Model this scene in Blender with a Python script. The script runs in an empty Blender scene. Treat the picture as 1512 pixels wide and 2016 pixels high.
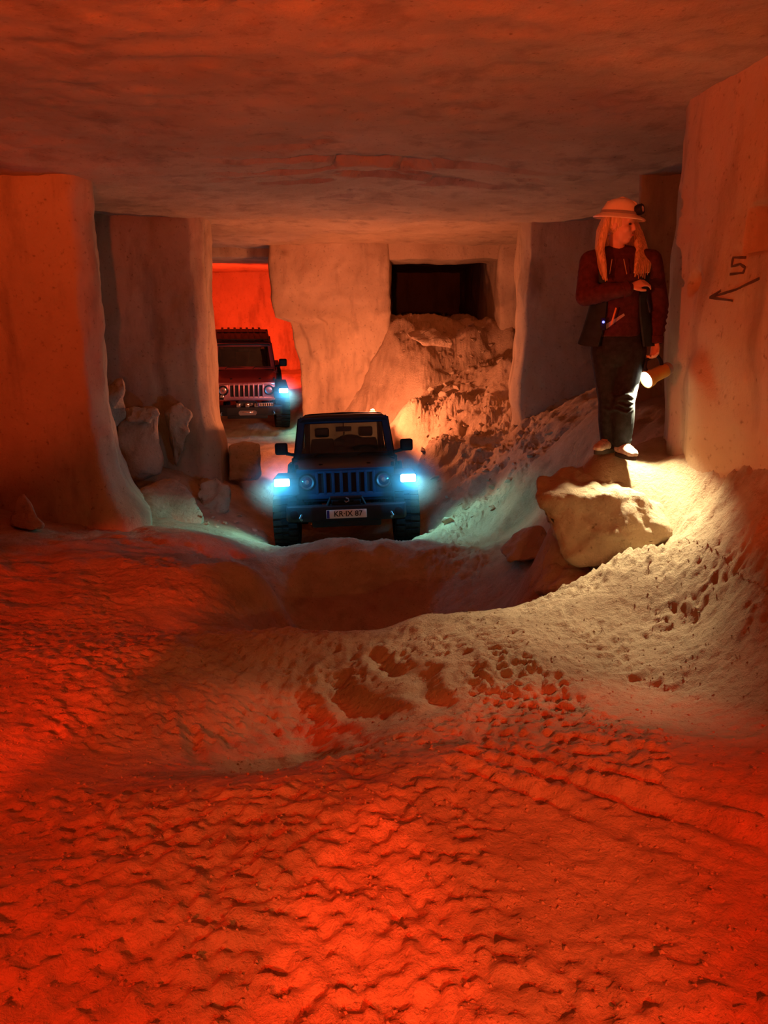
import bpy, bmesh, math, random
import numpy as np
from mathutils import Vector, Matrix
from mathutils.bvhtree import BVHTree

# ------------------------------------------------------------------ camera, world, lights, exposure
F = 1500.0; CX = 756.0; CY = 1008.0; PITCH = math.radians(13.8); EYE = 1.6
CT, ST = math.cos(PITCH), math.sin(PITCH)
sc = bpy.context.scene
col = sc.collection
cam_data = bpy.data.cameras.new('camera')
cam_data.sensor_fit = 'VERTICAL'; cam_data.sensor_height = 36.0; cam_data.lens = F / 2016.0 * 36.0
cam_data.clip_start = 0.05; cam_data.clip_end = 200
cam = bpy.data.objects.new('camera', cam_data); col.objects.link(cam)
cam.location = (0, 0, EYE); cam.rotation_euler = (math.pi/2 - PITCH, 0, 0)
sc.camera = cam
sc.view_settings.view_transform = 'Standard'
sc.view_settings.look = 'None'
sc.view_settings.exposure = 0.0
sc.view_settings.gamma = 1.0
sc.view_settings.use_curve_mapping = False
sc.cycles.max_bounces = 8; sc.cycles.volume_bounces = 0; sc.cycles.volume_step_rate = 2.0
world = bpy.data.worlds.new('world'); sc.world = world; world.use_nodes = True
world.node_tree.nodes['Background'].inputs[0].default_value = (0.002, 0.0015, 0.001, 1)
world.node_tree.nodes['Background'].inputs[1].default_value = 1.0

def P(u, v, Y):
    """photo pixel + distance along the ground -> point in the place (a pixel gives the direction only)"""
    dx = (u - CX) / F; dy = (CY - v) / F
    t = Y / (CT + dy * ST)
    return Vector((dx * t, Y, EYE + (dy * CT - ST) * t))

def light(name, kind, loc, color, power, target=None, angle=60, blend=0.3, radius=0.05, size=None):
    d = bpy.data.lights.new(name, kind); d.color = color; d.energy = power
    if kind in ('SPOT', 'POINT'): d.shadow_soft_size = radius
    if kind == 'SPOT': d.spot_size = math.radians(angle); d.spot_blend = blend
    if kind == 'AREA' and size: d.size = size
    o = bpy.data.objects.new(name, d); col.objects.link(o); o.location = loc
    if target is not None:
        o.rotation_euler = (Vector(target) - Vector(loc)).to_track_quat('-Z', 'Y').to_euler()
    return o

RED = (1.0, 0.030, 0.005); RED2 = (1.0, 0.085, 0.018); WARM = (1.0, 0.40, 0.11); WARMRED = (1.0, 0.17, 0.045)
# brake and plate lamps of the car behind the photographer, with added fill spots
light('brake_lamp_near', 'SPOT', (0.95, -1.6, 2.0), RED, 1150, (0.95, 0.36, 0.0), 47, 0.12, 0.04)
light('brake_lamp_near', 'SPOT', (-0.95, -1.6, 2.0), RED, 980, (-0.95, 0.36, 0.0), 46, 0.12, 0.04)
light('bank_fill', 'SPOT', (-2.0, -1.5, 1.8), RED, 1900, (-2.25, 2.5, 0.0), 23, 0.3, 0.04)  # added red spot that brightens the left bank
light('pillar_fill', 'SPOT', (-4.0, -0.6, 1.1), RED2, 900, (-4.7, 8.4, 2.3), 34, 0.6, 0.06)  # added red spot that reddens the left pillar's face
light('cross_fill', 'SPOT', (-3.6, 0.2, 1.2), (1.0, 0.105, 0.022), 900, (2.9, 5.0, 2.1), 30, 0.45, 0.06)  # added red spot, coned onto the person and the right wall
light('ceiling_fill', 'SPOT', (-0.4, -1.0, 1.5), (1.0, 0.11, 0.022), 2100, (-0.8, 1.6, 3.3), 86, 1.0, 0.08)  # added upward spot that reddens the near ceiling
light('plate_lamp', 'SPOT', (0.4, -1.0, 1.3), WARM, 140, (-0.1, 4.0, 0.0), 40, 0.6, 0.04)
# ------------------------------------------------------------------ materials
def mat_nodes(name):
    m = bpy.data.materials.new(name); m.use_nodes = True
    nt = m.node_tree; b = nt.nodes['Principled BSDF']
    return m, nt, b
def plain(name, color, rough=0.6, metal=0.0, spec=0.5, noise=0.12, nscale=8.0, bump=0.0):
    m, nt, b = mat_nodes(name)
    b.inputs['Roughness'].default_value = rough; b.inputs['Metallic'].default_value = metal
    b.inputs['Specular IOR Level'].default_value = spec
    tc = nt.nodes.new('ShaderNodeTexCoord'); n = nt.nodes.new('ShaderNodeTexNoise')
    n.inputs['Scale'].default_value = nscale; n.inputs['Detail'].default_value = 4
    nt.links.new(tc.outputs['Object'], n.inputs['Vector'])
    r = nt.nodes.new('ShaderNodeValToRGB')
    c0 = [max(0, c * (1 - noise * 2)) for c in color]; c1 = [min(1, c * (1 + noise * 2)) for c in color]
    r.color_ramp.elements[0].position = 0.3; r.color_ramp.elements[1].position = 0.7
    r.color_ramp.elements[0].color = (*c0, 1); r.color_ramp.elements[1].color = (*c1, 1)
    nt.links.new(n.outputs['Fac'], r.inputs['Fac']); nt.links.new(r.outputs['Color'], b.inputs['Base Color'])
    if bump:
        bp = nt.nodes.new('ShaderNodeBump'); bp.inputs['Strength'].default_value = bump; bp.inputs['Distance'].default_value = 0.01
        n2 = nt.nodes.new('ShaderNodeTexNoise'); n2.inputs['Scale'].default_value = nscale * 6
        nt.links.new(tc.outputs['Object'], n2.inputs['Vector'])
        nt.links.new(n2.outputs['Fac'], bp.inputs['Height']); nt.links.new(bp.outputs['Normal'], b.inputs['Normal'])
    return m
def emis(name, color, strength, base=(0.8, 0.8, 0.8)):
    m, nt, b = mat_nodes(name)
    b.inputs['Base Color'].default_value = (*base, 1)
    b.inputs['Emission Color'].default_value = (*color, 1); b.inputs['Emission Strength'].default_value = strength
    return m
def rock_mat(name, ca, cb, cc, big=0.7, fine=14.0, bump=0.5, dist=0.02, streak=0.0, stain=0.45):
    """limestone: mottled tan, darker weathering stains, vertical streaks, pits"""
    m, nt, b = mat_nodes(name); L = nt.links.new
    b.inputs['Roughness'].default_value = 0.95; b.inputs['Specular IOR Level'].default_value = 0.12
    g = nt.nodes.new('ShaderNodeNewGeometry')
    n1 = nt.nodes.new('ShaderNodeTexNoise'); n1.inputs['Scale'].default_value = big; n1.inputs['Detail'].default_value = 7; n1.inputs['Roughness'].default_value = 0.62
    L(g.outputs['Position'], n1.inputs['Vector'])
    r1 = nt.nodes.new('ShaderNodeValToRGB'); r1.color_ramp.elements[0].position = 0.35; r1.color_ramp.elements[1].position = 0.65
    r1.color_ramp.elements[0].color = (*ca, 1); r1.color_ramp.elements[1].color = (*cb, 1)
    L(n1.outputs['Fac'], r1.inputs['Fac'])
    mp = nt.nodes.new('ShaderNodeMapping'); mp.inputs['Scale'].default_value = (1.6, 1.6, 0.45 if streak else 1.6); mp.inputs['Location'].default_value = (7.1, 3.3, 1.7)
    L(g.outputs['Position'], mp.inputs['Vector'])
    n2 = nt.nodes.new('ShaderNodeTexNoise'); n2.inputs['Scale'].default_value = 1.7; n2.inputs['Detail'].default_value = 6; n2.inputs['Roughness'].default_value = 0.6
    L(mp.outputs['Vector'], n2.inputs['Vector'])
    r2 = nt.nodes.new('ShaderNodeValToRGB'); r2.color_ramp.elements[0].position = 0.52; r2.color_ramp.elements[1].position = 0.66
    r2.color_ramp.elements[0].color = (0, 0, 0, 1); r2.color_ramp.elements[1].color = (stain, stain, stain, 1)
    L(n2.outputs['Fac'], r2.inputs['Fac'])
    mx = nt.nodes.new('ShaderNodeMixRGB'); mx.inputs['Color2'].default_value = (*cc, 1)
    L(r2.outputs['Color'], mx.inputs['Fac']); L(r1.outputs['Color'], mx.inputs['Color1'])
    # small dark pits
    v = nt.nodes.new('ShaderNodeTexNoise'); v.inputs['Scale'].default_value = fine * 1.6; v.inputs['Detail'].default_value = 3
    L(g.outputs['Position'], v.inputs['Vector'])
    r3 = nt.nodes.new('ShaderNodeValToRGB'); r3.color_ramp.elements[0].position = 0.25; r3.color_ramp.elements[1].position = 0.37
    r3.color_ramp.elements[0].color = (0.6, 0.57, 0.55, 1); r3.color_ramp.elements[1].color = (1, 1, 1, 1)
    L(v.outputs['Fac'], r3.inputs['Fac'])
    mu = nt.nodes.new('ShaderNodeMixRGB'); mu.blend_type = 'MULTIPLY'; mu.inputs['Fac'].default_value = 1
    L(mx.outputs['Color'], mu.inputs['Color1']); L(r3.outputs['Color'], mu.inputs['Color2'])
    L(mu.outputs['Color'], b.inputs['Base Color'])
    n4 = nt.nodes.new('ShaderNodeTexNoise'); n4.inputs['Scale'].default_value = fine; n4.inputs['Detail'].default_value = 8; n4.inputs['Roughness'].default_value = 0.7
    L(g.outputs['Position'], n4.inputs['Vector'])
    bp = nt.nodes.new('ShaderNodeBump'); bp.inputs['Strength'].default_value = bump; bp.inputs['Distance'].default_value = dist
    L(n4.outputs['Fac'], bp.inputs['Height']); L(bp.outputs['Normal'], b.inputs['Normal'])
    return m
M = {}
M['rock'] = rock_mat('limestone_wall', (0.42, 0.31, 0.19), (0.53, 0.41, 0.26), (0.17, 0.12, 0.08), streak=1, bump=0.6)
M['ceil'] = rock_mat('limestone_ceiling', (0.39, 0.29, 0.18), (0.50, 0.38, 0.24), (0.21, 0.15, 0.10), big=0.9, fine=16, bump=0.7, stain=0.5)
M['soil'] = rock_mat('limestone_soil', (0.47, 0.34, 0.21), (0.62, 0.47, 0.30), (0.33, 0.23, 0.14), big=2.2, fine=30, bump=1.0, dist=0.03, stain=0.5)
M['boulder'] = rock_mat('limestone_boulder', (0.52, 0.39, 0.24), (0.64, 0.50, 0.33), (0.30, 0.21, 0.13), big=3.0, fine=18, bump=1.0, dist=0.04)
M['char'] = plain('charcoal_marking', (0.10, 0.065, 0.045), 0.95, 0, 0.1)
M['navy'] = plain('dark_blue_paint', (0.006, 0.035, 0.085), 0.5, 0.0, 0.25, 0.05)
M['redpaint'] = plain('dark_red_paint', (0.30, 0.045, 0.05), 0.3, 0.15, 0.5, 0.05)
M['plastic'] = plain('black_plastic', (0.010, 0.014, 0.020), 0.6, 0, 0.25, 0.1)
M['cover'] = plain('black_soft_top', (0.010, 0.011, 0.014), 0.85, 0, 0.2, 0.15, 20)
M['rubber'] = plain('tyre_rubber', (0.010, 0.010, 0.011), 0.9, 0, 0.2, 0.2, 20)
M['steel'] = plain('grey_steel', (0.25, 0.25, 0.27), 0.35, 0.9)
M['chrome'] = plain('chrome', (0.7, 0.7, 0.72), 0.12, 1.0, 0.5, 0.02)
M['seat'] = plain('seat_fabric', (0.02, 0.02, 0.022), 0.9, 0, 0.2)
M['plate'] = plain('plate_white', (0.75, 0.72, 0.68), 0.45, 0, 0.4, 0.03)
M['platebl'] = plain('plate_blue', (0.01, 0.03, 0.35), 0.5, 0, 0.4, 0.03)
M['ink'] = plain('plate_ink', (0.01, 0.01, 0.01), 0.6, 0, 0.3)
def glass_mat(name, tint, rough=0.02):
    m, nt, b = mat_nodes(name); L = nt.links.new
    tr = nt.nodes.new('ShaderNodeBsdfTransparent'); tr.inputs['Color'].default_value = (*tint, 1)
    gl = nt.nodes.new('ShaderNodeBsdfGlossy'); gl.inputs['Roughness'].default_value = rough
    n = nt.nodes.new('ShaderNodeTexNoise'); n.inputs['Scale'].default_value = 3.0
    mr = nt.nodes.new('ShaderNodeMapRange'); mr.inputs['To Min'].default_value = 0.05; mr.inputs['To Max'].default_value = 0.10
    L(n.outputs['Fac'], mr.inputs['Value'])
    mx = nt.nodes.new('ShaderNodeMixShader'); L(mr.outputs['Result'], mx.inputs['Fac'])
    L(tr.outputs[0], mx.inputs[1]); L(gl.outputs[0], mx.inputs[2])
    L(mx.outputs[0], nt.nodes['Material Output'].inputs['Surface'])
    return m
M['glass'] = glass_mat('car_glass', (0.55, 0.62, 0.62))
M['lens'] = glass_mat('lamp_glass', (0.9, 0.92, 0.95), 0.08)
M['lampcool'] = emis('lit_lamp_cool', (0.62, 1.0, 0.98), 9)
M['lampred'] = emis('lit_tail_lamp', (1.0, 0.06, 0.02), 12, (0.4, 0.02, 0.02))
M['lampwarm'] = emis('lit_torch_lens', (1.0, 0.95, 0.75), 25)
M['led'] = emis('blue_indicator', (0.05, 0.12, 1.0), 5)
M['orange'] = plain('orange_plastic', (0.85, 0.30, 0.05), 0.5)
M['hair'] = plain('blonde_hair', (0.62, 0.42, 0.22), 0.5, 0, 0.4, 0.22, 1.0, 0.6)
_nt = M['hair'].node_tree; _mp = _nt.nodes.new('ShaderNodeMapping'); _mp.inputs['Scale'].default_value = (120, 120, 5)
_tc = [n for n in _nt.nodes if n.type == 'TEX_COORD'][0]; _nt.links.new(_tc.outputs['Object'], _mp.inputs['Vector'])
for _n in [n for n in _nt.nodes if n.type == 'TEX_NOISE']: _n.inputs['Scale'].default_value = 1.0; _nt.links.new(_mp.outputs['Vector'], _n.inputs['Vector'])
M['skin'] = plain('skin', (0.66, 0.40, 0.28), 0.55, 0, 0.4, 0.04, 12)
M['maroon'] = plain('maroon_hooded_top', (0.075, 0.022, 0.024), 0.9, 0, 0.15, 0.15, 30, 0.3)
M['printw'] = plain('pale_print', (0.45, 0.36, 0.28), 0.9, 0, 0.15)
M['vest'] = plain('dark_teal_vest', (0.012, 0.03, 0.042), 0.7, 0, 0.3, 0.15, 20)
M['trouser'] = plain('charcoal_trousers', (0.022, 0.026, 0.028), 0.9, 0, 0.2, 0.2, 30, 0.3)
M['shoe'] = plain('pale_shoe', (0.50, 0.42, 0.34), 0.8, 0, 0.3, 0.2, 40)
M['shoedark'] = plain('dark_sole', (0.06, 0.05, 0.04), 0.9, 0, 0.2)
M['helmet'] = plain('white_helmet', (0.72, 0.62, 0.48), 0.4, 0, 0.5, 0.05)
M['torch'] = plain('yellow_torch', (0.55, 0.36, 0.06), 0.45, 0, 0.5)
M['grey'] = plain('grey_plastic', (0.22, 0.21, 0.22), 0.5, 0, 0.4)
M['lip'] = plain('lips', (0.45, 0.16, 0.13), 0.5)
M['eye'] = plain('eye_dark', (0.03, 0.02, 0.015), 0.3)

# ------------------------------------------------------------------ mesh helpers
def link(name, me, mat=None, parent=None, smooth=True, angle=None):
    o = bpy.data.objects.new(name, me); col.objects.link(o)
    if mat is not None: me.materials.append(M[mat] if isinstance(mat, str) else mat)
    if parent is not None: o.parent = parent
    if smooth:
        me.polygons.foreach_set('use_smooth', [True] * len(me.polygons))
        if angle: me.set_sharp_from_angle(angle=math.radians(angle))
    return o
def from_data(name, vs, fs, mat, parent=None, smooth=True, angle=None):
    me = bpy.data.meshes.new(name); me.from_pydata([tuple(v) for v in vs], [], fs); me.update()
    return link(name, me, mat, parent, smooth, angle)
def from_bm(name, bm, mat, parent=None, smooth=False, angle=35):
    me = bpy.data.meshes.new(name); bmesh.ops.recalc_face_normals(bm, faces=bm.faces); bm.to_mesh(me); bm.free()
    return link(name, me, mat, parent, True, angle)
def tag(o, label, cat=None, group=None, kind=None):
    o['label'] = label
    if cat: o['category'] = cat
    if group: o['group'] = group
    if kind: o['kind'] = kind
    return o
def empty(name, mat=None):
    o = bpy.data.objects.new(name, None); col.objects.link(o)
    if mat is not None: o.matrix_world = mat
    return o
def bx(bm, x0, x1, y0, y1, z0, z1, bev=0.0, seg=2):
    r = bmesh.ops.create_cube(bm, size=1.0)
    vs = r['verts']
    for v in vs:
        v.co = Vector(((x0 + x1) / 2 + v.co.x * (x1 - x0), (y0 + y1) / 2 + v.co.y * (y1 - y0), (z0 + z1) / 2 + v.co.z * (z1 - z0)))
    if bev:
        es = list({e for v in vs for e in v.link_edges})
        bmesh.ops.bevel(bm, geom=es, offset=bev, segments=seg, affect='EDGES', profile=0.5)
    return bm
def prism(bm, pts, axis, a0, a1, bev=0.0):
    """extrude a 2-D outline along axis ('x','y','z')"""
    def mk(p, a):
        return {'x': (a, p[0], p[1]), 'y': (p[0], a, p[1]), 'z': (p[0], p[1], a)}[axis]
    A = [bm.verts.new(mk(p, a0)) for p in pts]; B = [bm.verts.new(mk(p, a1)) for p in pts]
    n = len(pts); fs = [bm.faces.new(A), bm.faces.new(B[::-1])]
    for i in range(n): fs.append(bm.faces.new((A[i], B[i], B[(i + 1) % n], A[(i + 1) % n])))
    bmesh.ops.recalc_face_normals(bm, faces=fs)
    if bev:
        bmesh.ops.bevel(bm, geom=list({e for f in fs for e in f.edges}), offset=bev, segments=2, affect='EDGES', profile=0.5)
    return bm
def hexa(bm, p8, bev=0.0):
    """box from 8 corners: bottom 4 (ccw) then top 4"""
    V = [bm.verts.new(p) for p in p8]
    fs = [bm.faces.new([V[i] for i in q]) for q in ((3, 2, 1, 0), (4, 5, 6, 7), (0, 1, 5, 4), (1, 2, 6, 5), (2, 3, 7, 6), (3, 0, 4, 7))]
    bmesh.ops.recalc_face_normals(bm, faces=fs)
    if bev: bmesh.ops.bevel(bm, geom=list({e for f in fs for e in f.edges}), offset=bev, segments=2, affect='EDGES', profile=0.5)
    return bm
def tube(bm, pts, rad, n=10, cap=True, flat=None):
    """sweep circles (rad: number, list, or list of (ra, rb)) along points"""
    pts = [Vector(p) for p in pts]; m = len(pts)
    if not isinstance(rad, (list, tuple)): rad = [rad] * m
    rings = []; up = None
    for i, p in enumerate(pts):
        d = (pts[min(i + 1, m - 1)] - pts[max(i - 1, 0)]).normalized()
        if up is None:
            up = Vector(flat) if flat else (Vector((0, 0, 1)) if abs(d.z) < 0.9 else Vector((0, 1, 0)))
        a = (up - d * up.dot(d))
        if a.length < 1e-5: a = d.orthogonal()
        a.normalize(); b = d.cross(a); up = a
        ra, rb = rad[i] if isinstance(rad[i], (tuple, list)) else (rad[i], rad[i])
        rings.append([bm.verts.new(p + a * (ra * math.cos(2 * math.pi * k / n)) + b * (rb * math.sin(2 * math.pi * k / n))) for k in range(n)])
    for i in range(m - 1):
        for k in range(n):
            bm.faces.new((rings[i][k], rings[i][(k + 1) % n], rings[i + 1][(k + 1) % n], rings[i + 1][k]))
    if cap:
        bm.faces.new(rings[0][::-1]); bm.faces.new(rings[-1])
    return bm
def lathe(bm, prof, n=32, mat=Matrix()):
    """profile (r, h) revolved about local z"""
    rings = []
    for r, h in prof:
        if r < 1e-6: rings.append([bm.verts.new(mat @ Vector((0, 0, h)))])
        else: rings.append([bm.verts.new(mat @ Vector((r * math.cos(2 * math.pi * k / n), r * math.sin(2 * math.pi * k / n), h))) for k in range(n)])
    for A, B in zip(rings, rings[1:]):
        for k in range(n):
            if len(A) == 1 and len(B) == 1: continue
            if len(A) == 1: bm.faces.new((A[0], B[(k + 1) % n], B[k]))
            elif len(B) == 1: bm.faces.new((A[k], A[(k + 1) % n], B[0]))
            else: bm.faces.new((A[k], A[(k + 1) % n], B[(k + 1) % n], B[k]))
    return bm
def ball(bm, c, r, rot=None, seg=20):
    res = bmesh.ops.create_uvsphere(bm, u_segments=seg, v_segments=seg * 2 // 3, radius=1.0)
    if not isinstance(r, (tuple, list)): r = (r, r, r)
    for v in res['verts']:
        p = Vector((v.co.x * r[0], v.co.y * r[1], v.co.z * r[2]))
        if rot is not None: p = rot @ p
        v.co = p + Vector(c)
    return bm
ROTX90 = Matrix.Rotation(math.pi / 2, 4, 'X')
def at(x, y, z, rot=Matrix()):
    return Matrix.Translation((x, y, z)) @ rot

# ------------------------------------------------------------------ noise (vectorised)
def _hash(ix, iy, iz, seed):
    h = (ix * 374761393 + iy * 668265263 + iz * 2147483647 + seed * 1274126177) & 0xFFFFFFFF
    h = ((h ^ (h >> 13)) * 1274126177) & 0xFFFFFFFF
    h = ((h ^ (h >> 16)) * 2246822519) & 0xFFFFFFFF
    return ((h ^ (h >> 13)) & 0xFFFFFF) / float(0xFFFFFF)
def vnoise(p, seed=0):
    p = np.asarray(p, dtype=np.float64); i = np.floor(p).astype(np.int64); f = p - i; f = f * f * f * (f * (f * 6 - 15) + 10)
    out = np.zeros(len(p))
    for a in (0, 1):
        for b in (0, 1):
            for c in (0, 1):
                w = (f[:, 0] if a else 1 - f[:, 0]) * (f[:, 1] if b else 1 - f[:, 1]) * (f[:, 2] if c else 1 - f[:, 2])
                out += w * _hash(i[:, 0] + a, i[:, 1] + b, i[:, 2] + c, seed)
    return out * 2 - 1
def fbm(p, scale, octs=4, seed=0, gain=0.5):
    p = np.asarray(p, dtype=np.float64) / scale; o = np.zeros(len(p)); amp = 1.0
    for k in range(octs):
        o += amp * vnoise(p * (2 ** k) + 17.3 * k, seed + k); amp *= gain
    return o
def lumps(p, scale, seed=0):
    """cauliflower-like clods: rounded tops and sharp creases"""
    n = vnoise(np.asarray(p) / scale, seed)
    return 1 - 2 * np.abs(n) ** 0.8
def sstep(a, b, x):
    t = np.clip((x - a) / (b - a), 0, 1); return t * t * (3 - 2 * t)

# ------------------------------------------------------------------ the floor: heights from where things stand
ctrl = []
def G(u, v, Y): ctrl.append(tuple(P(u, v, Y)))
def W(x, y, z): ctrl.append((x, y, z))
# near ground
for x in (-9, -5, -2.5, 0, 2.5):
    W(x, -6, 0.0)
for x in (-4, -2, -0.8, 0.4, 1.4): W(x, 0.2, 0.02); W(x, 1.5, 0.0)
W(2.2, 1.0, 0.1);  W(-3.0, 2.6, 0.1); W(-8, 4, 0.2); W(-6, 8, 0.0)
G(100, 1560, 2.45); G(300, 1545, 2.5); G(500, 1530, 2.6); G(620, 1522, 2.66); G(720, 1490, 2.78)
# hollow behind the first lip
G(480, 1505, 3.15); G(570, 1500, 3.25); G(640, 1470, 3.4); G(540, 1430, 3.65); G(620, 1370, 3.95); G(600, 1320, 4.2)
G(400, 1440, 3.35); G(200, 1470, 2.95); G(60, 1420, 3.0); G(200, 1380, 3.35); G(400, 1370, 3.65)
# red hump on the right of the hollow, foreground right
G(770, 1415, 3.15); G(830, 1400, 3.3); G(900, 1450, 2.95); G(1100, 1470, 2.75); G(1300, 1440, 2.85); G(1500, 1400, 3.0)
# middle slope
G(700, 1300, 4.25); G(640, 1240, 4.7); G(720, 1240, 4.72); G(780, 1228, 4.75); G(850, 1210, 4.8); G(950, 1204, 4.8)
G(1040, 1180, 4.85); G(1120, 1150, 4.9); G(1190, 1112, 4.95); G(1240, 1080, 5.0); G(1330, 1055, 5.05)
G(850, 1330, 3.75); G(1000, 1300, 3.8); G(1200, 1260, 4.05); G(1400, 1200, 4.0); G(1500, 1150, 3.7); W(2.35, 4.5, 0.80); W(2.25, 5.2, 0.76); W(2.3, 4.85, 0.78); W(2.4, 3.6, 0.68); W(2.5, 2.5, 0.40); G(1150, 1370, 3.4); G(1400, 1320, 3.5)
G(1400, 1030, 4.7); G(1500, 1035, 4.05)
# gap under the big boulder, behind the lit rim
G(1060, 1180, 5.3); G(1110, 1165, 5.25); G(1180, 1135, 5.2); G(1240, 1110, 5.2); G(1295, 1085, 5.18)
# ledge with the person
G(1225, 897, 5.58); G(1195, 897, 5.58); G(1255, 905, 5.56); G(1280, 925, 5.5); G(1175, 905, 5.6); G(1320, 950, 5.35)
G(1240, 958, 5.6); G(1150, 935, 5.6); G(1205, 893, 5.62); G(1290, 905, 5.6); G(1350, 895, 5.75); G(1342, 870, 6.0); G(1430, 950, 5.0); G(1500, 925, 4.6)
W(3.0, 6.0, 0.75); W(3.0, 8.0, 0.85); W(3.2, 10.5, 0.75)
# left bank
G(100, 1270, 4.2); G(300, 1260, 4.4); G(480, 1240, 4.6); G(560, 1228, 4.75)
G(60, 1160, 5.4); G(250, 1150, 5.6); G(420, 1150, 5.8); G(520, 1140, 6.3)
G(0, 1030, 7.9); G(110, 1043, 7.9); G(200, 1048, 7.9); G(300, 1060, 7.8); G(390, 1048, 8.2); G(460, 1066, 8.4); G(525, 1093, 8.6)
# dip and the mound in front of the first car
W(-0.6, 5.7, -1.25); W(0.2, 5.7, -1.25); W(0.9, 5.9, -0.95); W(-0.6, 6.6, -1.55); W(0.2, 6.6, -1.55); G(600, 1225, 7.5); G(690, 1232, 7.6); G(790, 1225, 7.6); G(900, 1165, 7.6)
G(590, 1083, 8.6); G(640, 1071, 8.6); G(690, 1065, 8.6); G(760, 1066, 8.6); G(840, 1072, 8.6); G(930, 1078, 8.5); G(1000, 1072, 8.2)
G(1040, 1130, 6.8); G(1080, 1080, 6.9)
# wheel positions of the first car
for x in (-1.4, 0.45): W(x, 10.35, -1.46); W(x - 0.15, 12.75, -1.70)
W(-0.5, 10.9, -1.52); W(-0.6, 13.8, -1.66); W(-0.5, 9.7, -1.40)
# left of the first car, boulder place, corridor to the second car
G(460, 1045, 9.9); G(420, 1010, 10.8); G(480, 965, 12.2); G(300, 1000, 10.6); G(200, 900, 12.5); G(330, 930, 11.6)
G(480, 900, 14.6); G(600, 880, 15.2); W(-3.9, 18.1, -0.80); W(-2.3, 18.3, -0.80); W(-4.6, 20.5, -0.42); W(-3.0, 20.5, -0.42)
W(-4, 24, 0.1); W(-8, 24, 0.2); W(-8, 16, -0.4); W(-2.0, 24, 0.1)
W(-1.0, 16.6, -0.9); W(-0.2, 15.5, -0.75)
# rubble slope under the opening and down the right side
W(-0.3, 15.9, -0.7); W(0.3, 17, 0.2); W(2.2, 17, 0.9); W(1, 25, 0.5); W(4.5, 19, 1.2)
G(990, 720, 14.6); G(800, 800, 14.2); G(900, 780, 14.2); G(1010, 755, 13.8)
G(830, 885, 12.6); G(940, 850, 12.8); G(1030, 830, 11.9); G(850, 930, 11.8); G(950, 900, 11.6); G(1050, 885, 10.4)
G(870, 1000, 10.6); G(960, 970, 10.2); G(1040, 945, 9.3); G(860, 1040, 9.9); G(950, 1040, 9.4); G(1040, 1030, 8.9)
G(1110, 900, 8.9); G(1180, 825, 8.7); G(1120, 960, 8.2); G(1160, 900, 7.6); G(1130, 1010, 7.4); G(1190, 910, 6.5)
W(5, 12, 0.9); W(5, 15, 1.3)
ctrl = np.array(ctrl)
def _phi(d2): return np.sqrt(d2 + 0.05)
_d2 = ((ctrl[:, None, :2] - ctrl[None, :, :2]) ** 2).sum(-1)
_A = _phi(_d2) - 0.02 * np.eye(len(ctrl)) * 1.0
_n = len(ctrl)
_K = np.zeros((_n + 3, _n + 3)); _K[:_n, :_n] = _A
_K[:_n, _n] = 1; _K[:_n, _n + 1] = ctrl[:, 0]; _K[:_n, _n + 2] = ctrl[:, 1]; _K[_n:, :_n] = _K[:_n, _n:].T
_w = np.linalg.solve(_K, np.concatenate([ctrl[:, 2], np.zeros(3)]))
def ground_smooth(x, y):
    x = np.asarray(x, float).ravel(); y = np.asarray(y, float).ravel(); out = np.zeros(len(x))
    for s in range(0, len(x), 20000):
        xs, ys = x[s:s + 20000], y[s:s + 20000]
        d2 = (xs[:, None] - ctrl[None, :, 0]) ** 2 + (ys[:, None] - ctrl[None, :, 1]) ** 2
        out[s:s + 20000] = _phi(d2) @ _w[:_n] + _w[_n] + _w[_n + 1] * xs + _w[_n + 2] * ys
    return out
def seg_dist(x, y, a, b):
    ax, ay = a; bx_, by = b; dx, dy = bx_ - ax, by - ay; L2 = dx * dx + dy * dy
    t = np.clip(((x - ax) * dx + (y - ay) * dy) / L2, 0, 1)
    return np.hypot(x - ax - t * dx, y - ay - t * dy), t * math.sqrt(L2)
def ground_xy(u, v, z=0.0):
    a = P(u, v, 1.0); s = a.z - EYE; return ((z - EYE) / s * a.x, (z - EYE) / s)
TRACKS = []   # (from, to, half width, depth, tread)
for (a, b, w, d, tr) in (((930, 1462), (1560, 1690), 0.035, 0.034, 0), ((960, 1440), (1600, 1640), 0.030, 0.030, 0), ((880, 1482), (1500, 1760), 0.025, 0.020, 0)):
    TRACKS.append((ground_xy(*a, -0.02), ground_xy(*b, 0.0), w, d, tr))
for (a, b, w, d, tr) in (((640, 1270), (800, 1372), 0.05, 0.040, 0), ((745, 1262), (905, 1375), 0.05, 0.036, 0), ((585, 1300), (650, 1440), 0.07, 0.03, 0),
                         ((900, 1222), (1120, 1370), 0.13, 0.011, 1), ((1040, 1215), (1330, 1330), 0.13, 0.011, 1), ((1180, 1180), (1480, 1260), 0.12, 0.011, 1),
                         ((390, 1480), (370, 1350), 0.03, 0.025, 0), ((480, 1490), (440, 1350), 0.03, 0.025, 0)):
    TRACKS.append((ground_xy(*a, -0.22), ground_xy(*b, -0.12), w, d, tr))
def pile(x, y):
    """rubble that half fills the opening between the two back piers"""
    h = np.interp(y, [12.0, 13.6, 14.5, 15.1, 15.7, 16.3, 16.8, 26], [-6.0, -0.7, -0.35, 0.10, 0.80, 1.45, 1.72, 1.74])
    return h - np.maximum(0, 0.12 + np.maximum(0, 16.45 - y) * 0.55 - x) * 1.8 - np.maximum(0, x - 2.7) * 2
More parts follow.
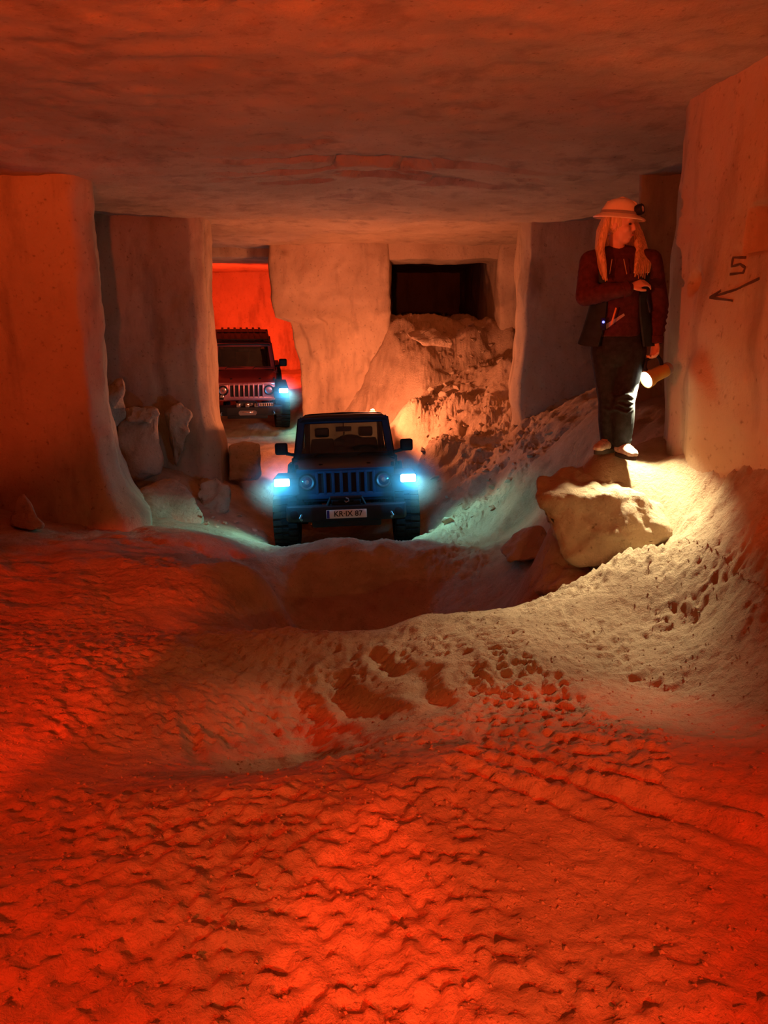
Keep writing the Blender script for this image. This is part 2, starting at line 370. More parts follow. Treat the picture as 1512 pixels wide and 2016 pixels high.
def ground(x, y):
    x = np.asarray(x, float).ravel(); y = np.asarray(y, float).ravel()
    z = ground_smooth(x, y); z = np.maximum(z, pile(x, y)); p = np.stack([x, y, np.zeros_like(x)], 1)
    rough = 0.30 + 0.75 * sstep(-0.35, 0.35, fbm(p, 0.7, 4, 5))
    near = 1 - sstep(3.0, 5.0, y)
    rub = sstep(8.8, 10.5, y) * np.where(y > 13.4, sstep(-1.0, -0.5, x - 0.55 * np.maximum(0, 16.4 - y)), sstep(0.6, 1.1, x))
    z = z + 0.035 * fbm(p, 0.8, 3, 11) + 0.018 * fbm(p, 0.22, 3, 14) * sstep(3.6, 5.2, y) + 0.12 * rub * fbm(p, 0.45, 4, 12)
    z += rough * (0.004 * lumps(p, 0.15, 3) + 0.005 * fbm(p, 0.09, 2, 4) + 0.006 * lumps(p + 3.1, 0.05, 7) + 0.011 * fbm(p, 0.032, 2, 6)) * (0.9 + 0.4 * near + 1.4 * rub + 0.9 * sstep(0.2, 0.9, x) * sstep(3.0, 3.8, y) * (1 - sstep(5.4, 5.8, y)))
    wx = 0.07 * fbm(p, 0.35, 3, 21); wy = 0.07 * fbm(p, 0.35, 3, 23); wob = 0.6 + 0.6 * fbm(p, 0.22, 2, 25)
    for (a, b, w, d, tr) in TRACKS:
        dist, along = seg_dist(x + wx * (0.25 if w <= 0.035 else 1), y + wy * (0.25 if w <= 0.035 else 1), a, b)
        if tr:
            z += d * (0.8 * np.sin(along * 2 * math.pi / 0.085 + np.sign(dist - w / 2)) - 0.4) * (1 - sstep(w * 0.8, w * 1.1, dist))
        else:
            z += -d * wob * np.exp(-(dist / w) ** 2) + 0.55 * d * wob * np.exp(-((dist - 2.0 * w) / (0.8 * w)) ** 2)
    # keep the wheel places and the standing place level
    return z
def gz(x, y): return float(ground([x], [y])[0])

def grid_mesh(name, X, Y, Z, mat, flip=False):
    ny, nx = Z.shape
    vs = np.stack([np.tile(X, (ny, 1)), np.tile(Y[:, None], (1, nx)), Z], -1).reshape(-1, 3)
    idx = np.arange(nx * ny).reshape(ny, nx)
    q = np.stack([idx[:-1, :-1], idx[:-1, 1:], idx[1:, 1:], idx[1:, :-1]], -1).reshape(-1, 4)
    if flip: q = q[:, ::-1]
    me = bpy.data.meshes.new(name)
    me.vertices.add(len(vs)); me.vertices.foreach_set('co', vs.ravel())
    me.loops.add(q.size); me.loops.foreach_set('vertex_index', q.ravel().astype(np.int32))
    me.polygons.add(len(q)); me.polygons.foreach_set('loop_start', np.arange(0, q.size, 4, dtype=np.int32))
    me.update(calc_edges=True)
    return link(name, me, mat)
def spaced(*seg):
    out = [seg[0][0]]
    for a, b, d in seg:
        n = max(1, int(round((b - a) / d))); out += [a + (b - a) * k / n for k in range(1, n + 1)]
    return np.array(out)
GX = spaced((-9, -4.2, 0.12), (-4.2, -2.2, 0.035), (-2.2, 2.3, 0.0135), (2.3, 4.4, 0.04), (4.4, 7, 0.2))
GY = spaced((-6, 1.1, 0.2), (1.1, 4.2, 0.0135), (4.2, 6.4, 0.02), (6.4, 11, 0.04), (11, 13.5, 0.06), (13.5, 17, 0.04), (17, 26, 0.2))
xx, yy = np.meshgrid(GX, GY)
floor = grid_mesh('floor', GX, GY, ground(xx, yy).reshape(xx.shape), 'soil')
tag(floor, 'churned limestone soil floor of the mine with ruts and mounds', 'floor', None, 'structure')

# ------------------------------------------------------------------ ceiling
CEIL = 3.12
def ceil_z(x, y):
    p = np.stack([x, y, np.zeros_like(x)], 1)
    z = CEIL + 0.05 * fbm(p, 2.2, 4, 31) + 0.012 * fbm(p, 0.18, 3, 33)
    z += 0.07 * sstep(11.75, 11.95, y + 0.15 * fbm(p, 0.8, 2, 35))
    # flaked plates in front of the passage
    fl = np.exp(-(((x + 0.2) / 1.3) ** 2 + ((y - 8.7) / 1.1) ** 2))
    z += 0.13 * fl * sstep(0.10, 0.16, fbm(p * np.array([0.45, 1.7, 1]), 0.5, 3, 37))
    # pick marks above
    fl2 = np.exp(-(((x + 0.85) / 0.22) ** 2 + ((y - 4.05) / 0.2) ** 2))
    z += 0.05 * fl2 * np.abs(vnoise(p / 0.06, 39))
    return z
CXs = spaced((-9, -4.5, 0.15), (-4.5, 3.2, 0.035), (3.2, 7, 0.2)); CYs = spaced((-6, 2.5, 0.2), (2.5, 13, 0.035), (13, 26, 0.15))
xx, yy = np.meshgrid(CXs, CYs)
ceiling = grid_mesh('ceiling', CXs, CYs, ceil_z(xx.ravel(), yy.ravel()).reshape(xx.shape), 'ceil', True)
tag(ceiling, 'low flat hewn limestone ceiling of the mine', 'ceiling', None, 'structure')

# ------------------------------------------------------------------ hewn walls and pillars
def wall(name, path, label, z0=-2.0, z1=3.4, ds=0.05, dz=0.05, closed=True, rough=0.05, seed=0, prof=None, corner=3, mat='rock', chis=0.012, warp=None):
    """outline (counter-clockwise seen from above = rock inside) carried up from below the floor into the ceiling, with hewn relief"""
    pts = [Vector((p[0], p[1], 0)) for p in path]; S = []
    n = len(pts); rng = range(n) if closed else range(n - 1)
    for i in rng:
        a, b = pts[i], pts[(i + 1) % n]; k = max(1, int((b - a).length / ds))
        for j in range(k): S.append(a + (b - a) * (j / k))
    if not closed: S.append(pts[-1])
    S = np.array([[p.x, p.y] for p in S])
    for _ in range(corner):
        if closed: S = (np.roll(S, 1, 0) + 2 * S + np.roll(S, -1, 0)) / 4
        else: S[1:-1] = (S[:-2] + 2 * S[1:-1] + S[2:]) / 4
    T = np.roll(S, -1, 0) - np.roll(S, 1, 0)
    if not closed: T[0] = S[1] - S[0]; T[-1] = S[-1] - S[-2]
    T /= np.linalg.norm(T, axis=1)[:, None] + 1e-9
    N = np.stack([T[:, 1], -T[:, 0]], 1)
    Zs = np.arange(z0, z1 + dz * 0.5, dz); m = len(S); k = len(Zs)
    px = np.tile(S[:, 0], (k, 1)); py = np.tile(S[:, 1], (k, 1)); pz = np.tile(Zs[:, None], (1, m))
    nx = np.tile(N[:, 0], (k, 1)); ny = np.tile(N[:, 1], (k, 1))
    p = np.stack([px.ravel(), py.ravel(), pz.ravel()], 1)
    d = rough * fbm(p, 0.9, 4, 100 + seed) + chis * lumps(p * np.array([1, 1, 0.5]), 0.14, 120 + seed)
    d = d.reshape(k, m)
    if prof is not None: d = d + prof(px, py, pz, nx, ny)
    vs = np.stack([px + nx * d, py + ny * d, pz], -1).reshape(-1, 3)
    if warp is not None: vs = warp(vs)
    idx = np.arange(m * k).reshape(k, m)
    if closed: nxt = np.roll(idx, -1, 1); q = np.stack([idx[:-1], nxt[:-1], nxt[1:], idx[1:]], -1).reshape(-1, 4)
    else: q = np.stack([idx[:-1, :-1], idx[:-1, 1:], idx[1:, 1:], idx[1:, :-1]], -1).reshape(-1, 4)
    fs = q.tolist()
    if closed: fs += [list(range(m))[::-1], list(range(m * (k - 1), m * k))]
    o = from_data(name, vs.tolist(), fs, mat)
    tag(o, label, 'wall', None, 'structure')
    return o
# left pillar, nearest: hewn corner flares at the foot
def pr_left(px, py, pz, nx, ny):
    foot = np.exp(-np.clip(pz + 0.55, 0, 9) / 0.42)
    return foot * (0.03 + 0.36 * np.clip(nx, 0, 1)) * (px > -4.2) + 0.03 * np.sin(px * 2.6) * np.clip(-ny, 0, 1)
A_ = P(165, 340, 8.45); 
wall_left = wall('wall_left', [(-7.2, 8.5), (-4.6, 8.42), (-3.27, 8.45), (-3.14, 8.72), (-3.6, 9.9), (-7.2, 10.0)],
     'broad hewn limestone pillar, its front face lit red, its narrow edge flaring at the foot', seed=1, prof=pr_left, corner=1)
# pillar behind it, left jamb of the passage
def pr_jamb(px, py, pz, nx, ny):
    foot = sstep(0.35, -0.5, pz) * 0.14 * np.clip(nx, 0, 1)
    groove = -0.10 * np.exp(-((py - 12.45) / 0.07) ** 2) * np.clip(nx, 0, 1)
    ledge = 0.06 * sstep(2.2, 2.0, pz) * np.clip(-ny, 0, 1) * np.exp(-((px + 2.75) / 0.2) ** 2)
    return foot + groove + ledge
wall('wall_left_rear', [(-7.5, 11.95), (-4.3, 11.9), (-3.5, 12.0), (-2.90, 11.9), (-2.74, 12.1), (-2.77, 12.4), (-2.82, 13.1), (-3.6, 13.4), (-7.5, 13.5)],
     'dark limestone pillar left of the passage with a pale lit narrow side', seed=2, prof=pr_jamb, corner=1)
# pier between the two passages at the back
def pr_pier(px, py, pz, nx, ny):
    left = 0
    pan = 0.06 * sstep(-0.1, 0.12, fbm(np.stack([px.ravel(), py.ravel(), pz.ravel() * 0.6], 1), 0.8, 3, 77).reshape(px.shape)) * np.clip(-ny, 0, 1)
    return left + pan
def pier_warp(vs):
    e = np.interp(vs[:, 2], [-2, 0.2, 0.8, 1.5, 1.66, 1.74, 4], [-1.74, -1.76, -1.80, -1.98, -2.05, -2.36, -2.40]) + 0.03 * fbm(vs, 0.4, 3, 61)
    lo = vs[:, 0] < 0; t = np.clip((0.1 - vs[:, 0]) / 2.48, 0, 1)
    vs[:, 0] = 0.1 - t * (0.1 - e) + (vs[:, 0] - 0.1) * (vs[:, 0] > 0.1)
    return vs
wall('wall_back', [(-2.38, 16.55), (-1.0, 16.45), (0.10, 16.5), (0.16, 18), (0.16, 25.5), (-2.3, 25.5), (-2.3, 17.2)],
     'pale flaking limestone pier between the red corridor and the rubble-filled opening', seed=3, prof=pr_pier, corner=2, ds=0.05, dz=0.05, warp=pier_warp)
wall('wall_back_right', [(2.36, 16.3), (2.9, 16.2), (6.5, 16.3), (6.5, 25.5), (2.4, 25.5), (2.32, 18)],
     'limestone pier on the right of the dark rubble-filled opening', seed=4, corner=2, ds=0.07, dz=0.07)
# right: dark pillars
def pr_rr(px, py, pz, nx, ny):
    return 0.07 * sstep(0.5, 0.1, np.abs(pz - 0.6)) * np.clip(-nx, 0, 1) * (py > 11)
wall('wall_right_rear', [(2.62, 8.45), (3.4, 8.4), (6.8, 8.45), (6.8, 14.2), (2.35, 14.0), (2.18, 13.0), (2.06, 12.2), (2.16, 11.9), (3.7, 11.85), (3.75, 10.2), (3.5, 9.2)],
     'dark brown limestone pillar behind the person, with a pale lit edge on the passage', seed=5, prof=pr_rr, corner=1)
# right side wall with niche, drill hole and chalk marks
def pr_right(px, py, pz, nx, ny):
    side = np.clip(-nx, 0, 1)
    nic = -0.30 * ((py > 4.48) & (py < 4.93) & (pz > 2.03) & (pz < 2.30)) * side
    hole = -0.16 * np.exp(-((py - 5.60) ** 2 + (pz - 1.90) ** 2) / 0.05 ** 2) * side
    low = 0.09 * sstep(1.35, 1.15, pz + 0.12 * np.sin(py * 9)) * np.exp(-((py - 5.35) / 0.22) ** 2) * side
    return nic + hole + low + 0.12 * sstep(1.6, 0.6, pz) * -0.6 * side
wall_right = wall('wall_right', [(2.17, 5.95), (2.20, 5.3), (2.26, 4.5), (2.36, 3.4), (2.5, 1.6), (2.8, -6), (7, -6), (7, 6.9), (2.8, 6.7), (2.26, 6.3)],
     'sloping red-lit limestone wall with a dark number five and arrow scrawled on it', seed=6, prof=pr_right, corner=1, ds=0.028, dz=0.028, rough=0.025, chis=0.006, z0=-0.3)
wall('wall_far', [(-9, 25.2), (7, 25.2), (7, 26.2), (-9, 26.2)], 'far red-lit limestone wall of the corridor behind the second car', seed=7, ds=0.1, dz=0.1, rough=0.09)
wall('wall_far_left', [(-9, 9), (-7.4, 9), (-7.0, 14), (-6.2, 18), (-5.9, 22), (-6.2, 26), (-9, 26)], 'rough limestone wall on the left of the corridor', seed=8, ds=0.12, dz=0.12, rough=0.1)
wall('wall_side_left', [(-9, -6), (-6.8, -6), (-6.6, 2), (-6.7, 9.2), (-9, 9.2)], 'limestone side wall left of the photographer', seed=9, ds=0.15, dz=0.15)
wall('wall_behind', [(-9, -7), (7, -7), (7, -5.8), (-9, -5.8)], 'limestone wall closing the hall behind the photographer', seed=10, ds=0.2, dz=0.2)
# lintel over the rubble-filled opening
def lintel():
    xs = np.linspace(-0.1, 2.6, 60); prof = []
    b = 2.93 + 0.03 * fbm(np.stack([xs, xs * 0, xs * 0], 1), 0.5, 3, 51) - 0.05 * sstep(0.5, 0.1, xs)
    vs = []; fs = []
    for i, x in enumerate(xs):
        vs += [(x, 16.5 + 0.02 * math.sin(7 * x), 3.4), (x, 16.5 + 0.02 * math.sin(5 * x), b[i]), (x, 17.6, b[i] - 0.02), (x, 17.6, 3.4)]
    for i in range(len(xs) - 1):
        for k in range(4): fs.append((i * 4 + k, (i + 1) * 4 + k, (i + 1) * 4 + (k + 1) % 4, i * 4 + (k + 1) % 4)[::-1])
    fs.append((0, 1, 2, 3)); e = (len(xs) - 1) * 4; fs.append((e + 3, e + 2, e + 1, e))
    o = from_data('trim_1', vs, fs, 'rock', angle=40)
    tag(o, 'rough limestone lintel above the dark opening', 'lintel', None, 'structure')
lintel()
def lintel2():
    bm = bmesh.new(); bx(bm, -6.4, -2.2, 17.4, 19.0, 3.02, 3.4, 0.05)
    o = from_bm('trim_2', bm, 'rock'); tag(o, 'dark limestone beam across the top of the corridor', 'lintel', None, 'structure')
lintel2()
def ray_to(o):
    bv = BVHTree.FromObject(o, bpy.context.evaluated_depsgraph_get())
    def f(u, v):
        d = (P(u, v, 1.0) - Vector((0, 0, EYE))).normalized()
        loc, nor, i, dist = bv.ray_cast(Vector((0, 0, EYE)), d)
        return loc, nor
    return f
bpy.context.view_layer.update()
hitF = ray_to(wall_right)
def stroke(pix, w):
    """brush stroke painted on the side wall: thin ribbon following the rock"""
    pts = []
    for (a, b) in zip(pix, pix[1:]):
        for k in range(8):
            t = k / 8; pts.append((a[0] + (b[0] - a[0]) * t, a[1] + (b[1] - a[1]) * t))
    pts.append(pix[-1]); out = []
    for (u, v) in pts:
        l, n = hitF(u, v)
        if l is not None: out.append((l + n * 0.006, n))
    vs = []; fs = []
    for i, (l, n) in enumerate(out):
        t = (out[min(i + 1, len(out) - 1)][0] - out[max(i - 1, 0)][0]).normalized(); s = n.cross(t).normalized() * w * (0.9 + 0.15 * math.sin(i * 0.7))
        vs += [l + s, l - s, l - s - n * 0.02, l + s - n * 0.02]
    for i in range(len(out) - 1):
        for k in range(4): fs.append((i * 4 + k, i * 4 + (k + 1) % 4, (i + 1) * 4 + (k + 1) % 4, (i + 1) * 4 + k))
    return vs, fs
def marks(name, strokes, w):
    vs = []; fs = []
    for s in strokes:
        a, b = stroke(s, w); fs += [tuple(i + len(vs) for i in q) for q in b]; vs += a
    return from_data(name, vs, fs, 'char', wall_right, smooth=False)
marks('painted_number', [[(1470, 507), (1444, 507), (1441, 525), (1458, 520), (1468, 527), (1464, 537), (1438, 540)]], 0.008)
marks('painted_arrow', [[(1496, 548), (1450, 570), (1398, 586)], [(1398, 586), (1420, 572)], [(1398, 586), (1444, 592)]], 0.008)

# ------------------------------------------------------------------ boulders and rubble
def boulder_mesh(name, pts, seed, cuts=3, amp=0.03, scale=0.25, round_=0.0):
    bm = bmesh.new()
    for p in pts: bm.verts.new(p)
    r = bmesh.ops.convex_hull(bm, input=bm.verts)
    bmesh.ops.delete(bm, geom=list({g for g in r['geom_interior'] + r['geom_unused'] if isinstance(g, bmesh.types.BMVert)}), context='VERTS')
    bmesh.ops.bevel(bm, geom=list(bm.edges), offset=0.06 * max((Vector(a) - Vector(pts[0])).length for a in pts) * 0.5, segments=2, affect='EDGES', profile=0.5, clamp_overlap=True)
    bmesh.ops.triangulate(bm, faces=bm.faces)
    bmesh.ops.remove_doubles(bm, verts=bm.verts, dist=0.002)
    for _ in range(cuts): bmesh.ops.subdivide_edges(bm, edges=[e for e in bm.edges if e.calc_length() > 0.03], cuts=1, use_grid_fill=True); bmesh.ops.triangulate(bm, faces=bm.faces)
    bm.normal_update()
    co = np.array([v.co[:] for v in bm.verts]); d = amp * fbm(co, scale, 4, 200 + seed)
    for v, k in zip(bm.verts, d): v.co += v.normal * float(k)
    bmesh.ops.recalc_face_normals(bm, faces=bm.faces)
    me = bpy.data.meshes.new(name); bm.to_mesh(me); bm.free()
    return me
def boulder(pts, label, seed, **k):
    me = boulder_mesh('boulder', pts, seed, **k); o = link('boulder', me, 'boulder'); tag(o, label, 'boulder', 'boulders lying in the mine'); return o
# large slab the person stands beside
boulder([P(1058, 940, 5.5), P(1165, 922, 5.8), P(1300, 978, 5.4), P(1350, 1003, 5.35), P(1060, 985, 5.25), P(1085, 1048, 5.2), P(1130, 1105, 5.12), P(1180, 1118, 5.08),
         P(1250, 1080, 5.08), P(1340, 1050, 5.15), P(1210, 972, 5.2), P(1100, 985, 6.3), P(1300, 960, 6.3), P(1120, 1080, 6.0), P(1300, 1050, 6.0)],
        'big overhanging yellowish boulder under the torch-lit ledge', 1, cuts=4, amp=0.055, scale=0.22)
boulder([P(1085, 1075, 5.9), P(1130, 1060, 6.0), P(1180, 1100, 5.3), P(1050, 1165, 5.25), P(1110, 1160, 5.0), P(1180, 1125, 5.0), P(1060, 1180, 5.6), P(1150, 1150, 6.0), P(1080, 1110, 5.5)],
        'brown wedge of broken rock below the big overhanging boulder', 2, amp=0.05, scale=0.25)
boulder([P(985, 1080, 7.5), P(1060, 1040, 7.4), P(1085, 1060, 7.2), P(1000, 1105, 7.2), P(1060, 1100, 7.0), P(1080, 1105, 7.3), P(1000, 1090, 7.9), P(1070, 1070, 7.9), P(1030, 1050, 7.6)],
        'dark rock in the dip behind the big overhanging boulder', 3, amp=0.05, scale=0.25)
# by the left pillar
boulder([P(280, 955, 10.3), P(330, 938, 10.6), P(385, 975, 10.2), P(405, 1010, 10.0), P(392, 1050, 9.8), P(290, 1060, 9.7), P(265, 1050, 9.9), P(350, 945, 11.0), P(300, 960, 11.0), P(400, 1040, 10.8), P(290, 1040, 10.8), P(270, 975, 10.0)],
        'large smooth grey-brown boulder at the foot of the left pillars', 4, amp=0.04, scale=0.4)
boulder([P(388, 955, 11.2), P(425, 938, 11.3), P(452, 965, 11.1), P(456, 1000, 11.0), P(430, 1015, 10.9), P(392, 1000, 10.9), P(400, 950, 11.8), P(445, 960, 11.8), P(440, 1010, 11.7), P(395, 1010, 11.6)],
        'smaller jagged boulder next to the large smooth one', 5, amp=0.05, scale=0.2)
boulder([P(452, 878, 12.6), P(480, 868, 12.7), P(512, 872, 12.6), P(516, 930, 12.4), P(500, 945, 12.4), P(450, 945, 12.4), P(455, 880, 13.4), P(510, 878, 13.4), P(512, 940, 13.3), P(450, 945, 13.3)],
        'squared limestone block with a white-lit top beside the passage jamb', 6, amp=0.03, scale=0.25)
boulder([P(232, 800, 11.3), P(312, 805, 11.3), P(318, 930, 11.1), P(240, 960, 11.0), P(225, 870, 11.0), P(285, 930, 10.9), P(300, 810, 11.9), P(235, 805, 11.9), P(315, 940, 11.8), P(230, 950, 11.8)],
        'upright orange-lit block leaning at the foot of the dark pillar', 7, amp=0.05, scale=0.35)
boulder([P(208, 760, 10.9), P(240, 742, 10.9), P(246, 765, 10.8), P(205, 790, 10.8), P(238, 785, 11.4), P(206, 780, 11.4), P(205, 850, 11.0), P(245, 830, 11.2)],
        'bluish pale lump of stone on the bank behind the left pillar', 8, amp=0.03, scale=0.15)
boulder([P(240, 812, 11.3), P(262, 800, 11.2), P(305, 803, 11.2), P(315, 815, 11.2), P(290, 832, 11.1), P(255, 830, 11.1), P(250, 815, 11.7), P(310, 820, 11.7)],
        'flat greenish stone lying on top of the upright block', 9, amp=0.03, scale=0.12)
boulder([P(325, 812, 11.7), P(350, 790, 11.7), P(378, 808, 11.7), P(370, 850, 11.6), P(335, 830, 11.6), P(330, 815, 12.1), P(375, 815, 12.1), P(350, 840, 12.1), P(345, 930, 11.9)],
        'greenish stone leaning on the foot of the dark pillar', 10, amp=0.03, scale=0.12)
boulder([P(15, 1035, 7.6), P(45, 965, 7.9), P(85, 1035, 7.6), P(60, 1045, 7.5), P(20, 1045, 8.2), P(80, 1045, 8.1)],
        'pointed rock at the foot of the red-lit left pillar', 11, amp=0.03, scale=0.2)
boulder([P(800, 655, 15.6), P(855, 645, 15.6), P(892, 672, 15.4), P(888, 685, 15.4), P(835, 678, 15.3), P(805, 665, 15.3), P(850, 660, 16.1), P(810, 660, 16.1), P(880, 680, 16.0)],
        'flat slab on the rubble just below the dark opening', 12, amp=0.03, scale=0.2)

rnd = random.Random(4)
proto = []
for k in range(7):
    pts = [Vector((rnd.gauss(0, 1), rnd.gauss(0, 1), rnd.gauss(0, 1))).normalized() for _ in range(11)]
    pts = [Vector((p.x * rnd.uniform(0.8, 1.2), p.y * rnd.uniform(0.8, 1.2), p.z * rnd.uniform(0.5, 0.8))) for p in pts]
    bm = bmesh.new()
    for p in pts: bm.verts.new(p)
    r = bmesh.ops.convex_hull(bm, input=bm.verts)
    bmesh.ops.bevel(bm, geom=list(bm.edges), offset=0.12, segments=1, affect='EDGES', clamp_overlap=True)
    me = bpy.data.meshes.new('rubble_stone'); bm.to_mesh(me); bm.free(); me.materials.append(M['boulder']); proto.append(me)
def stone(x, y, r, label, group, k=None):
    o = bpy.data.objects.new('rubble_stone', proto[rnd.randrange(7)]); col.objects.link(o)
    o.location = (x, y, gz(x, y) + r * 0.12); o.scale = (r, r, r); o.rotation_euler = (rnd.uniform(-.5, .5), rnd.uniform(-.5, .5), rnd.uniform(0, 6.3))
    tag(o, label, 'stone', group)
placed = [(-2.55, 12.9, 0.45), (0.75, 15.6, 0.45)]
def spots(n, gen, dmin):
    out = []; tries = 0
    while len(out) < n and tries < 20000:
        p = gen(); tries += 1
        if p is None: continue
        if all((p[0] - q[0]) ** 2 + (p[1] - q[1]) ** 2 > (dmin + q[2] + p[2]) ** 2 * 0.9 for q in placed): out.append(p); placed.append(p)
    return out
def gen_slope():
    y = rnd.uniform(9.6, 15.6); u = rnd.uniform(800, 1060) if y > 11.5 else rnd.uniform(850, 1150)
    x = (u - CX) / F * y / CT
    if x < 0.62 and y < 14: return None
    if x > 1.95 and y > 11.4: return None
    if x > 2.4: return None
    return (x, y, rnd.choice((0.03, 0.04, 0.05, 0.05, 0.07, 0.09)))
for (x, y, r) in spots(110, gen_slope, 0.06): stone(x, y, r, 'small loose limestone chunk on the rubble slope right of the first car', 'loose chunks on the rubble slope')
def gen_pile():
    y = rnd.uniform(14.4, 16.4); x = rnd.uniform(0.2, 2.3)
    if x < 0.15 + 0.5 * (16.4 - y): return None
    return (x, y, rnd.choice((0.04, 0.05, 0.07, 0.09, 0.12)))
for (x, y, r) in spots(45, gen_pile, 0.06): stone(x, y, r, 'limestone chunk in the rubble heap that fills the dark opening', 'chunks in the rubble heap')
def gen_left():
    y = rnd.uniform(9.8, 12.4); u = rnd.uniform(395, 520); x = (u - CX) / F * y / CT
    if y > 11.6 and x < -2.2: return None
    return (x, y, rnd.choice((0.025, 0.035, 0.05)))
for (x, y, r) in spots(26, gen_left, 0.05): stone(x, y, r, 'small loose limestone chunk on the pale ground left of the first car', 'loose chunks left of the car')
# countless crumbs of soil on the near ground
def crumbs():
    base = [Vector(p).normalized() for p in ((1, 0, .2), (-1, .1, -.1), (0, 1, .1), (.1, -1, 0), (0, .1, 1), (.1, 0, -1))]
    F8 = ((4, 0, 2), (4, 2, 1), (4, 1, 3), (4, 3, 0), (5, 2, 0), (5, 1, 2), (5, 3, 1), (5, 0, 3))
    rg = np.random.RandomState(3); n = 7000
    y = 1.15 + 3.6 * rg.rand(n) ** 1.3; x = np.clip((rg.rand(n) * 2 - 1) * (0.62 * y + 0.25), -3, 1.95); z = ground(x, y)
    r = 0.002 + 0.007 * rg.rand(n) ** 3
    vs = []; fs = []
    for i in range(n):
        b = len(vs); s = r[i]; c, d = math.cos(i), math.sin(i)
        for p in base:
            k = s * (0.7 + 0.6 * rg.rand()); vs.append((x[i] + (p.x * c - p.y * d) * k, y[i] + (p.x * d + p.y * c) * k, z[i] + s * 0.25 + p.z * k * 0.75))
        fs += [(a + b, e + b, f + b) for a, e, f in F8]
    o = from_data('soil_crumbs', vs, fs, 'soil', smooth=False)
    tag(o, 'loose crumbs of soil scattered over the near ground', 'soil', None, 'stuff')
crumbs()
# ------------------------------------------------------------------ cars
def tyre_mesh():
    bm = bmesh.new(); R = 0.445; w = 0.165
    prof = [(0.225, -w * 0.8), (0.26, -w * 0.98), (0.34, -w * 1.05), (0.405, -w), (0.430, -w * 0.86), (0.432, -w * 0.4), (0.432, w * 0.4), (0.430, w * 0.86), (0.405, w), (0.34, w * 1.05), (0.26, w * 0.98), (0.225, w * 0.8), (0.225, -w * 0.8)]
    rot = Matrix.Rotation(math.pi / 2, 4, 'Y')
    lathe(bm, prof, 40, rot)
    for k in range(30):     # tread lugs
        a = 2 * math.pi * k / 30
        for side in (-1, 1):
            q = a + (0.5 * 2 * math.pi / 30 if side > 0 else 0)
            mtx = Matrix.Rotation(q, 4, 'X') @ Matrix.Translation((side * w * 0.62, 0, R - 0.008))
            b2 = bmesh.new(); bx(b2, -w * 0.34, w * 0.34, -0.028, 0.028, -0.012, 0.012)
            for v in b2.verts: v.co = mtx @ v.co
            me = bpy.data.meshes.new('t'); b2.to_mesh(me); b2.free(); bm.from_mesh(me); bpy.data.meshes.remove(me)
        mtx = Matrix.Rotation(a + 0.1, 4, 'X') @ Matrix.Translation((0, 0, R - 0.008))
        b2 = bmesh.new(); bx(b2, -w * 0.22, w * 0.22, -0.02, 0.02, -0.012, 0.012)
        for v in b2.verts: v.co = mtx @ v.co
        me = bpy.data.meshes.new('t'); b2.to_mesh(me); b2.free(); bm.from_mesh(me); bpy.data.meshes.remove(me)
    bmesh.ops.remove_doubles(bm, verts=bm.verts, dist=0.0001)
    me = bpy.data.meshes.new('wheel'); bm.to_mesh(me); bm.free(); me.materials.append(M['rubber'])
    me.polygons.foreach_set('use_smooth', [True] * len(me.polygons)); me.set_sharp_from_angle(angle=0.6)
    return me
def rim_mesh():
    bm = bmesh.new(); rot = Matrix.Rotation(math.pi / 2, 4, 'Y')
    lathe(bm, [(0.228, -0.13), (0.232, -0.12), (0.20, -0.09), (0.19, 0.06), (0.205, 0.10), (0.232, 0.12), (0.228, 0.13), (0.19, 0.11), (0.16, 0.06), (0.0, 0.055)], 32, rot)
    for k in range(5):
        a = 2 * math.pi * k / 5
        b2 = bmesh.new(); bx(b2, 0.055, 0.09, -0.03, 0.03, 0.03, 0.2, 0.008)
        for v in b2.verts: v.co = Matrix.Rotation(a, 4, 'X') @ v.co
        me = bpy.data.meshes.new('t'); b2.to_mesh(me); b2.free(); bm.from_mesh(me); bpy.data.meshes.remove(me)
    lathe(bm, [(0.0, 0.12), (0.04, 0.12), (0.05, 0.06)], 16, rot)
    me = bpy.data.meshes.new('rim'); bm.to_mesh(me); bm.free(); me.materials.append(M['steel']); return me
TYRE = tyre_mesh(); RIM = rim_mesh()
def text_mesh(txt, size, name, mat, parent, loc, rot=(math.pi / 2, 0, 0)):
    c = bpy.data.curves.new(name, 'FONT'); c.body = txt; c.size = size; c.align_x = 'CENTER'; c.align_y = 'CENTER'; c.extrude = 0.002; c.offset = 0.0012
    t = bpy.data.objects.new('tmp', c); col.objects.link(t); bpy.context.view_layer.update()
    me = bpy.data.meshes.new_from_object(t.evaluated_get(bpy.context.evaluated_depsgraph_get())); bpy.data.objects.remove(t)
    me.name = name; me.materials.clear(); o = link(name, me, mat, parent, smooth=False); o.location = loc; o.rotation_euler = rot; return o

